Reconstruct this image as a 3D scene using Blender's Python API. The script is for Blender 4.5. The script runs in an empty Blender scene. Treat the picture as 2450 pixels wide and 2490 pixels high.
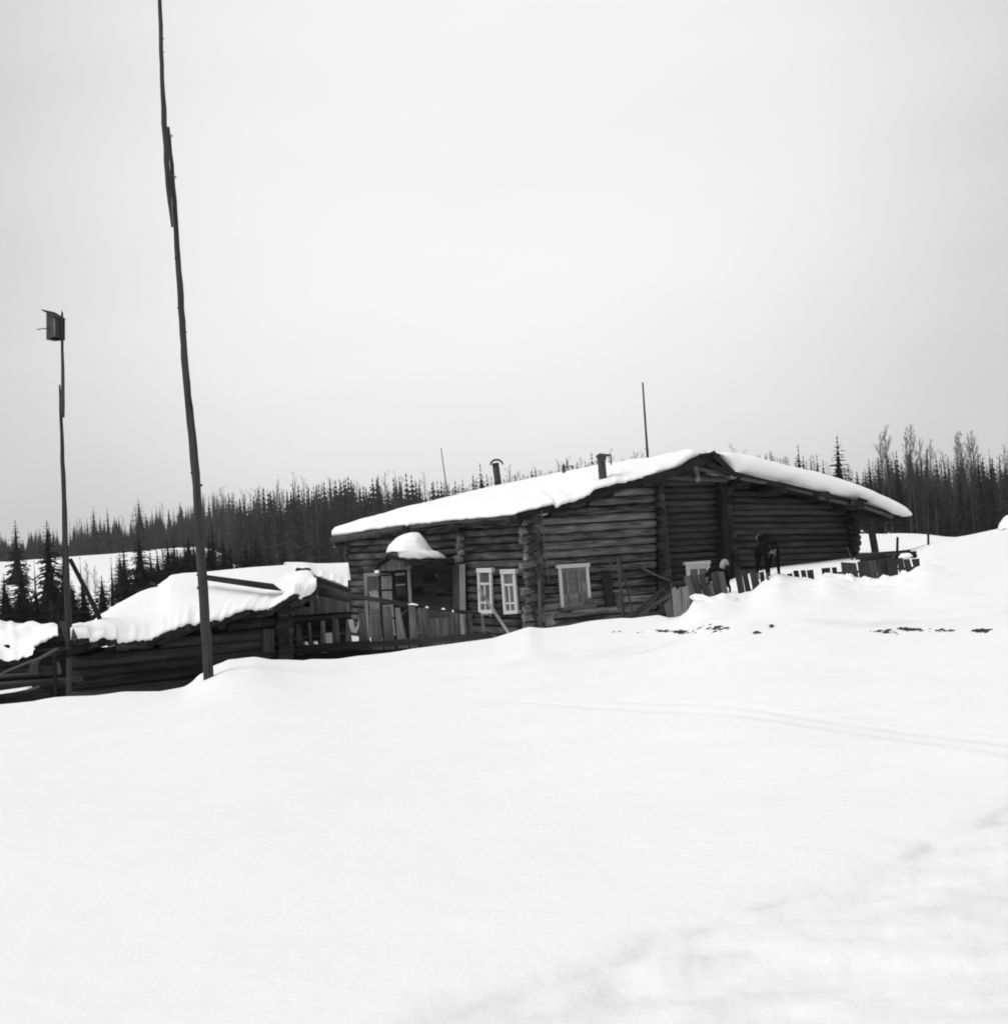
import bpy, math, random
import numpy as np
from mathutils import Vector, Matrix
random.seed(7); RNG = np.random.default_rng(7)
S = bpy.context.scene
COL = S.collection
# ------------------------------------------------------------------ camera
F = 3400.0; CU = 1225.0; CV = 1245.0          # focal length and centre in photograph pixels
PITCH = math.atan(65/3400); ROLL = math.atan(0.061)
EYE = Vector((0, 0, 1.6))
fwd = Vector((0, math.cos(PITCH), math.sin(PITCH)))
up0 = Vector((0, -math.sin(PITCH), math.cos(PITCH)))
RIGHT = Vector((1, 0, 0))*math.cos(ROLL) - up0*math.sin(ROLL)
UP = up0*math.cos(ROLL) + Vector((1, 0, 0))*math.sin(ROLL)
cam_d = bpy.data.cameras.new('camera'); cam = bpy.data.objects.new('camera', cam_d); COL.objects.link(cam)
cam_d.sensor_fit = 'VERTICAL'; cam_d.sensor_height = 36; cam_d.lens = 36*F/2490
cam_d.clip_start = 0.1; cam_d.clip_end = 3000
R3 = Matrix((RIGHT, UP, -fwd)).transposed()
cam.matrix_world = Matrix.Translation(EYE) @ R3.to_4x4()
S.camera = cam
# ------------------------------------------------------------------ light
S.view_settings.view_transform = 'Standard'; S.view_settings.look = 'None'
S.view_settings.gamma = 1; S.view_settings.use_curve_mapping = False
S.view_settings.exposure = 0.86
S.render.resolution_x = 1007; S.render.resolution_y = 1024
SUN_EL, SUN_AZ = math.radians(45), math.radians(-125)   # azimuth from +Y, negative = left
W = bpy.data.worlds.new('World'); S.world = W; W.use_nodes = True
wn = W.node_tree; wn.nodes.clear()
def N(nt, t, **k):
    n = nt.nodes.new(t)
    for a, b in k.items(): setattr(n, a, b)
    return n
out = N(wn, 'ShaderNodeOutputWorld'); bg = N(wn, 'ShaderNodeBackground'); bg.inputs['Strength'].default_value = 0.1
sky = N(wn, 'ShaderNodeTexSky'); sky.sky_type = 'NISHITA'; sky.sun_disc = False
sky.sun_elevation = SUN_EL; sky.sun_rotation = SUN_AZ % (2*math.pi); sky.dust_density = 3.0
bw = N(wn, 'ShaderNodeRGBToBW'); wn.links.new(sky.outputs[0], bw.inputs[0])
tc = N(wn, 'ShaderNodeTexCoord')
nz = N(wn, 'ShaderNodeTexNoise'); nz.inputs['Scale'].default_value = 1.6; nz.inputs['Detail'].default_value = 4; nz.inputs['Roughness'].default_value = .5
mp = N(wn, 'ShaderNodeMapping'); mp.inputs['Scale'].default_value = (1, 1, 3.2); mp.inputs['Location'].default_value = (3.1, .4, .2)
wn.links.new(tc.outputs['Generated'], mp.inputs['Vector']); wn.links.new(mp.outputs[0], nz.inputs['Vector'])
# overcast luminance: brighter high up towards the veiled light ahead, greyer at the horizon
vd = N(wn, 'ShaderNodeVectorMath', operation='DOT_PRODUCT'); vd.inputs[1].default_value = Vector((0.0, .965, .25)).normalized()
wn.links.new(tc.outputs['Generated'], vd.inputs[0])
mr = N(wn, 'ShaderNodeMapRange', interpolation_type='SMOOTHSTEP')
mr.inputs['From Min'].default_value = .925; mr.inputs['From Max'].default_value = 1.0
mr.inputs['To Min'].default_value = 0.0; mr.inputs['To Max'].default_value = 1.0
wn.links.new(vd.outputs['Value'], mr.inputs['Value'])
def M(op, a, b):
    m = N(wn, 'ShaderNodeMath', operation=op)
    for i, x in enumerate((a, b)):
        if isinstance(x, (int, float)): m.inputs[i].default_value = x
        else: wn.links.new(x, m.inputs[i])
    return m.outputs[0]
val = M('ADD', 2.4, M('MULTIPLY', mr.outputs[0], .95))
val = M('ADD', val, M('MULTIPLY', M('SUBTRACT', nz.outputs['Fac'], .5), 1.0))
val = M('ADD', val, M('MULTIPLY', bw.outputs[0], 0.02))
wn.links.new(val, bg.inputs['Color']); wn.links.new(bg.outputs[0], out.inputs['Surface'])
sun_d = bpy.data.lights.new('sun', 'SUN'); sun_d.energy = 1.0; sun_d.angle = math.radians(35); sun_d.color = (1, 1, 1)
sun = bpy.data.objects.new('sun', sun_d); COL.objects.link(sun)
sdir = Vector((math.sin(SUN_AZ)*math.cos(SUN_EL), math.cos(SUN_AZ)*math.cos(SUN_EL), math.sin(SUN_EL)))
sun.rotation_euler = sdir.to_track_quat('Z', 'Y').to_euler()
try:
    S.cycles.filter_width = 1.9
except Exception: pass
bg.inputs['Strength'].default_value = 0.15

# ------------------------------------------------------------------ geometry helpers
def ray(u, v): return RIGHT*((u-CU)/F) + UP*((CV-v)/F) + fwd
def at(u, v, d):
    r = ray(u, v); return EYE + r*(d/r.y)
class Plane:                                    # upright plane through two image columns at given distances
    def __init__(s, u0, d0, u1, d1, v=1400):
        a, b = at(u0, v, d0), at(u1, v, d1)
        s.p = Vector((a.x, a.y, 0)); s.dir = Vector((b.x-a.x, b.y-a.y, 0)).normalized()
        s.n = Vector((s.dir.y, -s.dir.x, 0))     # towards the viewer
        if s.n.y > 0: s.n = -s.n
    def hit(s, u, v, off=0.0):
        r = ray(u, v); t = (s.p + s.n*off - EYE).dot(s.n)/r.dot(s.n); return EYE + r*t
def smooth_mesh(me):
    me.polygons.foreach_set('use_smooth', [True]*len(me.polygons))
def wloc(o):
    v = Vector((0, 0, 0))
    while o: v += o.location; o = o.parent
    return v
def mkobj(name, verts, faces, mat, parent=None, smooth=False, uvs=None, origin=None):
    verts = [Vector(v) for v in verts]
    if origin is None:
        n = len(verts); cx = sum(v.x for v in verts)/n; cy = sum(v.y for v in verts)/n
        if parent: origin = Vector((cx, cy, sum(v.z for v in verts)/n))
        else: origin = Vector((cx, cy, min(v.z for v in verts)))
    me = bpy.data.meshes.new(name)
    me.from_pydata([v-origin for v in verts], [], faces)
    if uvs is not None:
        l = me.uv_layers.new(name='UVMap')
        for lp in me.loops: l.data[lp.index].uv = uvs[lp.vertex_index]
    me.materials.append(mat)
    if smooth: smooth_mesh(me)
    o = bpy.data.objects.new(name, me); COL.objects.link(o)
    if parent: o.parent = parent; o.location = origin - wloc(parent)
    else: o.location = origin
    return o
def tag(o, label=None, cat=None, group=None, kind=None):
    if label: o['label'] = label
    if cat: o['category'] = cat
    if group: o['group'] = group
    if kind: o['kind'] = kind
    return o
def thing(name, loc, label, cat, group=None):
    o = bpy.data.objects.new(name, None); COL.objects.link(o); o.location = loc; o.empty_display_size = .3
    return tag(o, label, cat, group)
def tube_geo(pts, rads, sides=8, wob=0.0, caps=True, V=None, Fc=None, UV=None, endin=0):
    V = [] if V is None else V; Fc = [] if Fc is None else Fc; UV = [] if UV is None else UV
    b = len(V); n = len(pts); L = 0
    off = random.random()*50
    for i, (p, r) in enumerate(zip(pts, rads)):
        a = pts[max(i-1, 0)]; c = pts[min(i+1, n-1)]
        t = (Vector(c)-Vector(a)).normalized()
        ref = Vector((0, 0, 1)) if abs(t.z) < .9 else Vector((1, 0, 0))
        x = t.cross(ref).normalized(); y = x.cross(t)
        if i: L += (Vector(p)-Vector(pts[i-1])).length
        for k in range(sides):
            g = 2*math.pi*k/sides
            rr = r*(1+random.uniform(-wob, wob))
            V.append(Vector(p)+x*math.cos(g)*rr+y*math.sin(g)*rr); UV.append((L+off, k/sides*2*math.pi*r))
    for i in range(n-1):
        for k in range(sides):
            k2 = (k+1) % sides
            Fc.append((b+i*sides+k, b+i*sides+k2, b+(i+1)*sides+k2, b+(i+1)*sides+k))
    if caps:
        Fc.append(tuple(b+k for k in range(sides))[::-1]); Fc.append(tuple(b+(n-1)*sides+k for k in range(sides)))
    return V, Fc, UV
def log(name, p0, p1, r0, r1=None, mat=None, parent=None, sides=8, segs=4, bend=.012, wob=.05, label=None):
    r1 = r0 if r1 is None else r1
    p0, p1 = Vector(p0), Vector(p1); L = (p1-p0).length
    pts = []; rads = []
    bx, bz = random.uniform(-bend, bend)*L**.5, random.uniform(-bend, bend)*L**.5
    for i in range(segs+1):
        t = i/segs; s = math.sin(math.pi*t)
        j = 0 if i in (0, segs) else 1
        pts.append(p0.lerp(p1, t)+Vector((bx*s, bx*s, bz*s))+Vector((0, 0, random.uniform(-bend, bend)*.6*j)))
        rads.append((r0+(r1-r0)*t)*(1+random.uniform(-wob, wob)*j))
    V, Fc, UV = tube_geo(pts, rads, sides, wob*.6)
    o = mkobj(name, V, Fc, mat or MT['log'], parent, smooth=False, uvs=UV)
    for p in o.data.polygons: p.use_smooth = len(p.vertices) == 4
    if label: o['label'] = label
    return o
def slab_geo(quad, vec, V, Fc, UV):
    """quad: ring of world points (front face); extruded along vec"""
    b = len(V); n = len(quad); vec = Vector(vec)
    off = random.random()*50
    c = sum((Vector(q) for q in quad), Vector())/n
    lo = max(((Vector(quad[i])-Vector(quad[i-1])) for i in range(n)), key=lambda e: e.length).normalized()
    nn = vec.normalized(); si = lo.cross(nn)
    for q in quad: V.append(Vector(q)); UV.append(((Vector(q)-c).dot(lo)+off, (Vector(q)-c).dot(si)+off))
    for q in quad: V.append(Vector(q)+vec); UV.append(((Vector(q)-c).dot(lo)+off, (Vector(q)-c).dot(si)+vec.length+off))
    Fc.append(tuple(range(b, b+n))); Fc.append(tuple(range(b+2*n-1, b+n-1, -1)))
    for i in range(n):
        j = (i+1) % n; Fc.append((b+j, b+i, b+n+i, b+n+j))
def slab(name, quad, vec, mat, parent=None, label=None):
    V, Fc, UV = [], [], []; slab_geo(quad, vec, V, Fc, UV)
    o = mkobj(name, V, Fc, mat, parent, uvs=UV)
    if label: o['label'] = label
    return o
def px_slab(name, pix, d, th, mat, parent=None, label=None):
    """polygon in photograph pixels standing at distance d (number or Plane), th metres thick away from the viewer"""
    if isinstance(d, Plane): q = [d.hit(*p, th) for p in pix]; vec = -d.n*th
    else: q = [at(p[0], p[1], d if len(p) < 3 else p[2]) for p in pix]; vec = Vector((0, th, 0))
    return slab(name, q, vec, mat, parent, label)
def px_board(name, u0, v0, u1, v1, w, d0, d1=None, th=.03, mat=None, parent=None, label=None):
    """board whose centre line runs from pixel 0 to pixel 1, w pixels wide"""
    d1 = d0 if d1 is None else d1
    dx, dy = u1-u0, v1-v0; l = math.hypot(dx, dy); nx, ny = -dy/l*w/2, dx/l*w/2
    q = [at(u0+nx, v0+ny, d0), at(u1+nx, v1+ny, d1), at(u1-nx, v1-ny, d1), at(u0-nx, v0-ny, d0)]
    return slab(name, q, (0, th, 0), mat or MT['board'], parent, label)
def px_log(name, u0, v0, u1, v1, w0, w1, d0, d1=None, mat=None, parent=None, **k):
    d1 = d0 if d1 is None else d1
    return log(name, at(u0, v0, d0), at(u1, v1, d1), w0/2*d0/F, w1/2*d1/F, mat, parent, **k)

# value noise
_P = RNG.random((256, 256))
def vnoise(x, y):
    x = np.asarray(x, float); y = np.asarray(y, float)
    xi = np.floor(x).astype(int); yi = np.floor(y).astype(int); fx = x-xi; fy = y-yi
    fx = fx*fx*(3-2*fx); fy = fy*fy*(3-2*fy)
    g = lambda a, b: _P[a % 256, b % 256]
    return (g(xi, yi)*(1-fx)+g(xi+1, yi)*fx)*(1-fy)+(g(xi, yi+1)*(1-fx)+g(xi+1, yi+1)*fx)*fy-.5
def fbm(x, y, o=3):
    s = 0; a = 1
    for i in range(o): s = s+a*vnoise(x*2**i+13*i, y*2**i+7*i); a *= .5
    return s

# ------------------------------------------------------------------ materials
MT = {}
def wood_mat(name, dark, light, rough=.9, gx=1.2, gy=22, contrast=.5, patch=.0):
    m = bpy.data.materials.new(name); m.use_nodes = True; nt = m.node_tree; b = nt.nodes['Principled BSDF']
    b.inputs['Roughness'].default_value = rough
    if 'Specular IOR Level' in b.inputs: b.inputs['Specular IOR Level'].default_value = .1
    uv = N(nt, 'ShaderNodeUVMap'); uv.uv_map = 'UVMap'
    mp = N(nt, 'ShaderNodeMapping'); mp.inputs['Scale'].default_value = (gx, gy, 1); nt.links.new(uv.outputs[0], mp.inputs[0])
    n1 = N(nt, 'ShaderNodeTexNoise'); n1.inputs['Scale'].default_value = 1; n1.inputs['Detail'].default_value = 5; nt.links.new(mp.outputs[0], n1.inputs['Vector'])
    mp2 = N(nt, 'ShaderNodeMapping'); mp2.inputs['Scale'].default_value = (.7, 2.5, 1); nt.links.new(uv.outputs[0], mp2.inputs[0])
    n2 = N(nt, 'ShaderNodeTexNoise'); n2.inputs['Scale'].default_value = 1.3; n2.inputs['Detail'].default_value = 3; nt.links.new(mp2.outputs[0], n2.inputs['Vector'])
    oi = N(nt, 'ShaderNodeObjectInfo')
    def Mm(op, a, b_):
        q = N(nt, 'ShaderNodeMath', operation=op)
        for i, x in enumerate((a, b_)):
            if isinstance(x, (int, float)): q.inputs[i].default_value = x
            else: nt.links.new(x, q.inputs[i])
        return q.outputs[0]
    f = Mm('ADD', Mm('MULTIPLY', Mm('SUBTRACT', n1.outputs['Fac'], .5), 1.6*contrast), Mm('MULTIPLY', Mm('SUBTRACT', n2.outputs['Fac'], .5), 1.8*contrast))
    f = Mm('ADD', Mm('ADD', f, .35), Mm('MULTIPLY', Mm('SUBTRACT', oi.outputs['Random'], .5), .5))
    mp3 = N(nt, 'ShaderNodeMapping'); mp3.inputs['Scale'].default_value = (.9, 26, 1); nt.links.new(uv.outputs[0], mp3.inputs[0])
    n3 = N(nt, 'ShaderNodeTexNoise'); n3.inputs['Scale'].default_value = 1.6; n3.inputs['Detail'].default_value = 2; nt.links.new(mp3.outputs[0], n3.inputs['Vector'])
    ck = N(nt, 'ShaderNodeMapRange'); ck.inputs['From Min'].default_value = .58; ck.inputs['From Max'].default_value = .66; nt.links.new(n3.outputs['Fac'], ck.inputs['Value'])
    f = Mm('SUBTRACT', f, Mm('MULTIPLY', ck.outputs[0], .6))
    cr = N(nt, 'ShaderNodeValToRGB'); cr.color_ramp.elements[0].color = (dark,)*3+(1,); cr.color_ramp.elements[1].color = (light,)*3+(1,)
    nt.links.new(f, cr.inputs[0]); nt.links.new(cr.outputs[0], b.inputs['Base Color'])
    bp = N(nt, 'ShaderNodeBump'); bp.inputs['Strength'].default_value = .5; bp.inputs['Distance'].default_value = .01
    nt.links.new(n1.outputs['Fac'], bp.inputs['Height']); nt.links.new(bp.outputs[0], b.inputs['Normal'])
    MT[name] = m; return m
def plain(name, c, c2=None, rough=.9, scale=8, spec=.2, metal=0):
    m = bpy.data.materials.new(name); m.use_nodes = True; nt = m.node_tree; b = nt.nodes['Principled BSDF']
    b.inputs['Roughness'].default_value = rough; b.inputs['Metallic'].default_value = metal
    if 'Specular IOR Level' in b.inputs: b.inputs['Specular IOR Level'].default_value = spec
    tc = N(nt, 'ShaderNodeTexCoord'); n1 = N(nt, 'ShaderNodeTexNoise'); n1.inputs['Scale'].default_value = scale; n1.inputs['Detail'].default_value = 4
    nt.links.new(tc.outputs['Object'], n1.inputs['Vector'])
    cr = N(nt, 'ShaderNodeValToRGB'); cr.color_ramp.elements[0].position = .3; cr.color_ramp.elements[1].position = .7
    cr.color_ramp.elements[0].color = (c,)*3+(1,); cr.color_ramp.elements[1].color = ((c2 or c),)*3+(1,)
    nt.links.new(n1.outputs['Fac'], cr.inputs[0]); nt.links.new(cr.outputs[0], b.inputs['Base Color'])
    MT[name] = m; return m
wood_mat('log', .018, .25, contrast=1.0)
wood_mat('shaded_log', .012, .12, contrast=1.0)  # darker copy of log, the side wall's shade put into the colour
wood_mat('barn_log', .016, .088, contrast=.6)
wood_mat('shed_log', .008, .06, contrast=.8)
wood_mat('dark_board', .008, .032)
wood_mat('board', .032, .13, contrast=.5)
wood_mat('fence_board', .045, .19, contrast=.7)
wood_mat('gable_board', .11, .30, contrast=.5)
wood_mat('pale_board', .09, .28, contrast=.5)
wood_mat('white_paint', .38, .60, contrast=.4)
wood_mat('pole_wood', .02, .08, contrast=.6)
plain('inner_dark', .004, .008)
plain('iron', .02, .05, rough=.6, spec=.4)
plain('cloth', .5, .65)
plain('bark', .03, .07)
plain('spruce_needles', .006, .016, scale=3)
plain('far_needles', .012, .024, scale=.6)  # lighter than the near needles, some haze put into the colour
plain('bare_twigs', .034, .06, scale=.6)
plain('soil', .02, .07, scale=20)
plain('straw', .10, .25, scale=30)
plain('fur_black', .008, .016, rough=.85, scale=20)
plain('fur_pale', .28, .42, rough=.9, scale=20)
def glass(name='glass'):
    m = bpy.data.materials.new(name); m.use_nodes = True; b = m.node_tree.nodes['Principled BSDF']
    b.inputs['Base Color'].default_value = (.07, .07, .07, 1); b.inputs['Roughness'].default_value = .15
    MT[name] = m
glass()
def snow_mat(name, c=.86, bump=.25):
    m = bpy.data.materials.new(name); m.use_nodes = True; nt = m.node_tree; b = nt.nodes['Principled BSDF']
    b.inputs['Roughness'].default_value = .75
    if 'Specular IOR Level' in b.inputs: b.inputs['Specular IOR Level'].default_value = .1
    tc = N(nt, 'ShaderNodeTexCoord')
    n1 = N(nt, 'ShaderNodeTexNoise'); n1.inputs['Scale'].default_value = .8; n1.inputs['Detail'].default_value = 6; n1.inputs['Roughness'].default_value = .6
    nt.links.new(tc.outputs['Object'], n1.inputs['Vector'])
    cr = N(nt, 'ShaderNodeValToRGB'); cr.color_ramp.elements[0].position = .3; cr.color_ramp.elements[1].position = .7
    cr.color_ramp.elements[0].color = (c*.97,)*3+(1,); cr.color_ramp.elements[1].color = (c,)*3+(1,)
    nt.links.new(n1.outputs['Fac'], cr.inputs[0])
    ga = N(nt, 'ShaderNodeAttribute'); ga.attribute_name = 'grime_and_shade'; gm = N(nt, 'ShaderNodeMix', data_type='RGBA'); gm.inputs[7].default_value = (.60, .60, .60, 1)  # attribute mixes dirt on the bank with shade painted into trodden snow
    nt.links.new(ga.outputs['Fac'], gm.inputs[0]); nt.links.new(cr.outputs[0], gm.inputs[6]); nt.links.new(gm.outputs[2], b.inputs['Base Color'])
    n2 = N(nt, 'ShaderNodeTexNoise'); n2.inputs['Scale'].default_value = 5; n2.inputs['Detail'].default_value = 8; n2.inputs['Roughness'].default_value = .65
    nt.links.new(tc.outputs['Object'], n2.inputs['Vector'])
    bp = N(nt, 'ShaderNodeBump'); bp.inputs['Strength'].default_value = bump; bp.inputs['Distance'].default_value = .04
    nt.links.new(n2.outputs['Fac'], bp.inputs['Height']); nt.links.new(bp.outputs[0], b.inputs['Normal'])
    MT[name] = m
snow_mat('snow', .86, .45); snow_mat('roof_snow', .88, .35)

# ------------------------------------------------------------------ terrain
H0 = -1.6
def ctl(u, pts):
    """pts: (d, 'v', value) or (d, 'z', value relative to the eye)"""
    r = []; az = None
    for d, k, x in pts:
        if k == 'v':
            p = at(u, x, d)
            if az is None: az = CU + F*p.x/p.y
            r.append((d, p.z-1.6))
        else: r.append((d, x))
    return az if az is not None else u, r
def left(u, dc, vc, drop=-3.2, z40=-3.3, z60=-3.1, z100=-2.9, de=430, ve=None):
    e = [(de, 'v', ve), (de+150, 'v', ve-30)] if ve else [(de, 'z', 2.2), (de+150, 'z', 9)]
    return ctl(u, [(1, 'z', H0), (8, 'z', H0-.02), (dc*.8, 'z', 'C'), (dc, 'v', vc)]+[(dc+4, 'z', drop), (40, 'z', z40), (60, 'z', z60), (100, 'z', z100)]+e)
def ctl2(u, dc, vc, rest):
    zc = at(u, vc, dc).z-1.6
    return ctl(u, [(1, 'z', H0), (8, 'z', H0*.9+zc*.1), (dc*.75, 'z', H0*.35+zc*.65-.02), (dc, 'v', vc)]+rest)
def Lft(u, dc, vc, ve, de=430, drop=-3.2):
    return ctl2(u, dc, vc, [(dc+1.2, 'z', at(u, vc, dc).z-1.6-.25), (dc+5, 'z', drop), (40, 'z', -3.3), (60, 'z', -3.2), (110, 'z', -3.0), (de, 'v', ve), (de+200, 'v', ve-6), (900, 'v', ve-10)])
CT = [
 Lft(-900, 18, 1790, 1420), Lft(-300, 18, 1733, 1385), Lft(0, 19, 1711, 1366), Lft(130, 19.5, 1692, 1357), Lft(300, 20, 1678, 1344), Lft(448, 21, 1667, 1332),
 Lft(458, 21, 1662, 1332), Lft(480, 21.5, 1641, 1330), Lft(520, 22, 1617, 1328), Lft(556, 22.3, 1602, 1326), Lft(578, 22.4, 1600, 1385, 250), Lft(620, 22.5, 1597, 1386, 250), Lft(690, 23, 1604, 1384, 250),
 Lft(760, 23.5, 1603, 1380, 245), Lft(850, 24, 1598, 1376, 240), Lft(1000, 24.5, 1577, 1366, 235), Lft(1100, 24.5, 1564, 1358, 230), Lft(1200, 24.5, 1550, 1350, 225),
 Lft(1245, 24.5, 1536, 1345, 220), Lft(1285, 24.5, 1523, 1345, 220), Lft(1320, 24.5, 1527, 1345, 220), Lft(1380, 24.5, 1521, 1340, 220), Lft(1430, 24.5, 1511, 1285, 260, -3.0),
 Lft(1510, 24.5, 1501, 1280, 250, -2.8), Lft(1600, 24, 1492, 1275, 240, -2.4), Lft(1655, 23, 1489, 1270, 230, -2.2),
]
def Rgt(u, dc, vc, v2, v44, v80, de=170, ve=1300):
    return ctl2(u, dc, vc, [(dc+2.5, 'v', v2), (44, 'v', v44), (80, 'v', v80), (de, 'v', ve), (de+120, 'v', ve-6), (900, 'v', ve-12)])
CT += [Rgt(1685, 21.0, 1455, 1475, 1440, 1380, 230, 1290), Rgt(1725, 21.0, 1452, 1455, 1425, 1375, 220, 1290), Rgt(1758, 21.0, 1446, 1440, 1416, 1372, 210, 1290),
 Rgt(1800, 21.0, 1453, 1435, 1400, 1350, 200, 1290), Rgt(1828, 21.2, 1448, 1425, 1392, 1340, 200, 1290), Rgt(1850, 21.3, 1428, 1415, 1388, 1335, 200, 1290), Rgt(1890, 21.3, 1411, 1403, 1380, 1330, 190, 1290),
 Rgt(1915, 21.3, 1420, 1405, 1378, 1325, 190, 1290), Rgt(1985, 21.5, 1417, 1402, 1371, 1315, 180, 1290), Rgt(2000, 21.5, 1400, 1396, 1369, 1312, 180, 1290), Rgt(2050, 21.8, 1400, 1392, 1363, 1306, 170, 1290),
 Rgt(2060, 21.8, 1406, 1395, 1362, 1304, 170, 1290), Rgt(2120, 22, 1406, 1394, 1358, 1300, 160, 1290), Rgt(2170, 22.3, 1402, 1385, 1354, 1297, 160, 1292),
 Rgt(2205, 22.5, 1390, 1375, 1350, 1296, 150, 1294), Rgt(2240, 23, 1365, 1352, 1335, 1298, 150, 1296), Rgt(2270, 24, 1352, 1340, 1318, 1300, 150, 1298), Rgt(2310, 25, 1340, 1330, 1309, 1309, 140, 1306),
 Rgt(2380, 26, 1325, 1315, 1297, 1305, 140, 1305), Rgt(2450, 27, 1310, 1300, 1281, 1295, 140, 1300), Rgt(2700, 28, 1270, 1260, 1245, 1262, 140, 1270), Rgt(3300, 28, 1210, 1205, 1195, 1215, 140, 1225)]
CT.sort(key=lambda c: c[0])
AZ = np.array([c[0] for c in CT])
TRK = []                                        # sled tracks: ground lines
def gpt(u, v, z=-1.55):
    r = ray(u, v); t = z/r.z; return (r.x*t, r.y*t)
for line in ([(1130, 1672), (1330, 1697), (1500, 1722), (1700, 1752), (1900, 1783), (2150, 1822), (2600, 1885)], [(1500, 1705), (1750, 1742), (1950, 1778), (2200, 1815), (2600, 1866)]):
    TRK.append([gpt(*p) for p in line])
EDGE = [gpt(*p, -1.62) for p in [(700, 2640), (1100, 2460), (1400, 2370), (1750, 2260), (2050, 2170), (2250, 2100), (2450, 2020), (2700, 1920)]]
RIM = [gpt(*p, -1.3) for p in [(1300, 1545), (1620, 1537), (1740, 1534), (1860, 1540), (2100, 1538), (2280, 1530), (2400, 1536), (2600, 1530)]]
def seg_dist(x, y, line):
    best = np.full(x.shape, 1e9); sd = np.zeros(x.shape)
    for (ax, ay), (bx, by) in zip(line[:-1], line[1:]):
        dx, dy = bx-ax, by-ay; L2 = dx*dx+dy*dy
        t = np.clip(((x-ax)*dx+(y-ay)*dy)/L2, 0, 1)
        px, py = x-(ax+t*dx), y-(ay+t*dy); dd = np.hypot(px, py)
        sg = np.sign(dx*(y-ay)-dy*(x-ax)); m = dd < best
        best = np.where(m, dd, best); sd = np.where(m, sg, sd)
    return best, sd
# height table over (azimuth, log distance); smoothed sideways near the camera
TA = np.linspace(AZ[0], AZ[-1], 1401); LD = np.linspace(math.log(.5), math.log(1000), 700)
_cols = np.stack([np.interp(LD, np.log([p[0] for p in pts]), [p[1] for p in pts]) for _, pts in CT])
TZ = np.stack([np.interp(TA, AZ, _cols[:, j]) for j in range(len(LD))], 1)
def _blur(v, sg):
    if sg < .6: return v
    r = int(sg*3); k = np.exp(-.5*(np.arange(-r, r+1)/sg)**2); k /= k.sum(); return np.convolve(np.pad(v, r, 'edge'), k, 'valid')
for j, l_ in enumerate(LD):
    sgm = np.interp(math.exp(l_), [9, 14, 17, 19, 21, 26, 45, 150], [70, 50, 30, 5, 1.5, 1.5, 5, 12]); TZ[:, j] = _blur(TZ[:, j], sgm)
def ground(x, y, detail=True):
    x = np.atleast_1d(np.asarray(x, float)); y = np.atleast_1d(np.asarray(y, float))
    rho = np.hypot(x, y); d = np.maximum(y, rho*.75)
    a = CU + F*x/np.maximum(y, rho*.3+.001); a = np.clip(a, AZ[0], AZ[-1])
    ld = np.clip(np.log(np.maximum(d, .5)), LD[0], LD[-1]-1e-6)
    fa = (a-TA[0])/(TA[1]-TA[0]); fa = np.clip(fa, 0, len(TA)-1.001); ia = fa.astype(int); fa = fa-ia
    fl_ = (ld-LD[0])/(LD[1]-LD[0]); il = fl_.astype(int); fl_ = fl_-il
    z = (TZ[ia, il]*(1-fa)+TZ[ia+1, il]*fa)*(1-fl_)+(TZ[ia, il+1]*(1-fa)+TZ[ia+1, il+1]*fa)*fl_
    back = np.clip((3-y)/6, 0, 1); z = z*(1-back)+(-1.62+.08*fbm(x*.1, y*.1))*back
    if detail:
        near = np.clip((d-2)/4, 0, 1)
        z = z + .035*fbm(x*.35, y*.35)*near + .008*fbm(x*2.3, y*2.3, 2)
        z += np.where(d > 60, .4*fbm(x*.03, y*.03), 0)
        for l in TRK:
            q, _ = seg_dist(x, y, l); z += (-.022*np.exp(-(q/.05)**2)+.003*np.exp(-((q-.11)/.04)**2))*np.clip(.7+fbm(x*1.5, y*1.5, 2), 0, 1)
        q, s = seg_dist(x, y, EDGE)
        inside = np.clip(np.where(s < 0, q, -q)/.35+.5, 0, 1)
        z += inside*(-.05+.02*fbm(x*1.2, y*4, 3)+.022*fbm(x*6, y*8, 3)) - .022*np.exp(-(q/.05)**2)*np.clip(.4+2*fbm(x*2.5, y*2.5, 2), 0, 1)
        q, s = seg_dist(x, y, RIM)
        z += np.exp(-(q/.35)**2)*(.05*fbm(x*2, y*2, 3))
        z += .10*np.exp(-((x-3.99)/.5)**2-((y-21.62)/.5)**2)
        # lumps thrown up along the right-hand fence
        fl = np.clip((a-1760)/60, 0, 1)*np.exp(-((d-21.2)/1.3)**2)
        z += fl*.16*fbm(x*2.2, y*2.2, 3)*np.clip((2330-a)/80, 0, 1)
    return z+1.6
def gz(x, y): return float(ground(x, y, True)[0])
def ghit(u, v):
    r = ray(u, v); ts = np.arange(3, 60, .05); x = r.x*ts/r.y; y = ts; z = 1.6+r.z*ts/r.y
    gzv = ground(x, y, True); k = int(np.argmax(z < gzv)); return Vector((x[k], y[k], gzv[k]))
ang = np.concatenate([np.linspace(-180, -40, 45)[:-1], np.linspace(-40, -21, 40)[:-1], np.linspace(-21, 21, 560), np.linspace(21, 40, 40)[1:], np.linspace(40, 180, 45)[1:-1]])
rad = np.concatenate([np.linspace(.4, 3.5, 12)[:-1], np.arange(3.5, 14, .065), np.arange(14, 30, .12), np.arange(30, 60, .6), np.geomspace(60, 900, 70)])
TH, RR = np.meshgrid(np.radians(ang), rad, indexing='ij')
X = RR*np.sin(TH); Y = RR*np.cos(TH)
Z = ground(X.ravel(), Y.ravel()).reshape(X.shape)
na, nr = X.shape
verts = np.stack([X, Y, Z], -1).reshape(-1, 3)
verts = np.vstack([verts, [[0, 0, 0.0]]])
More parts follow.
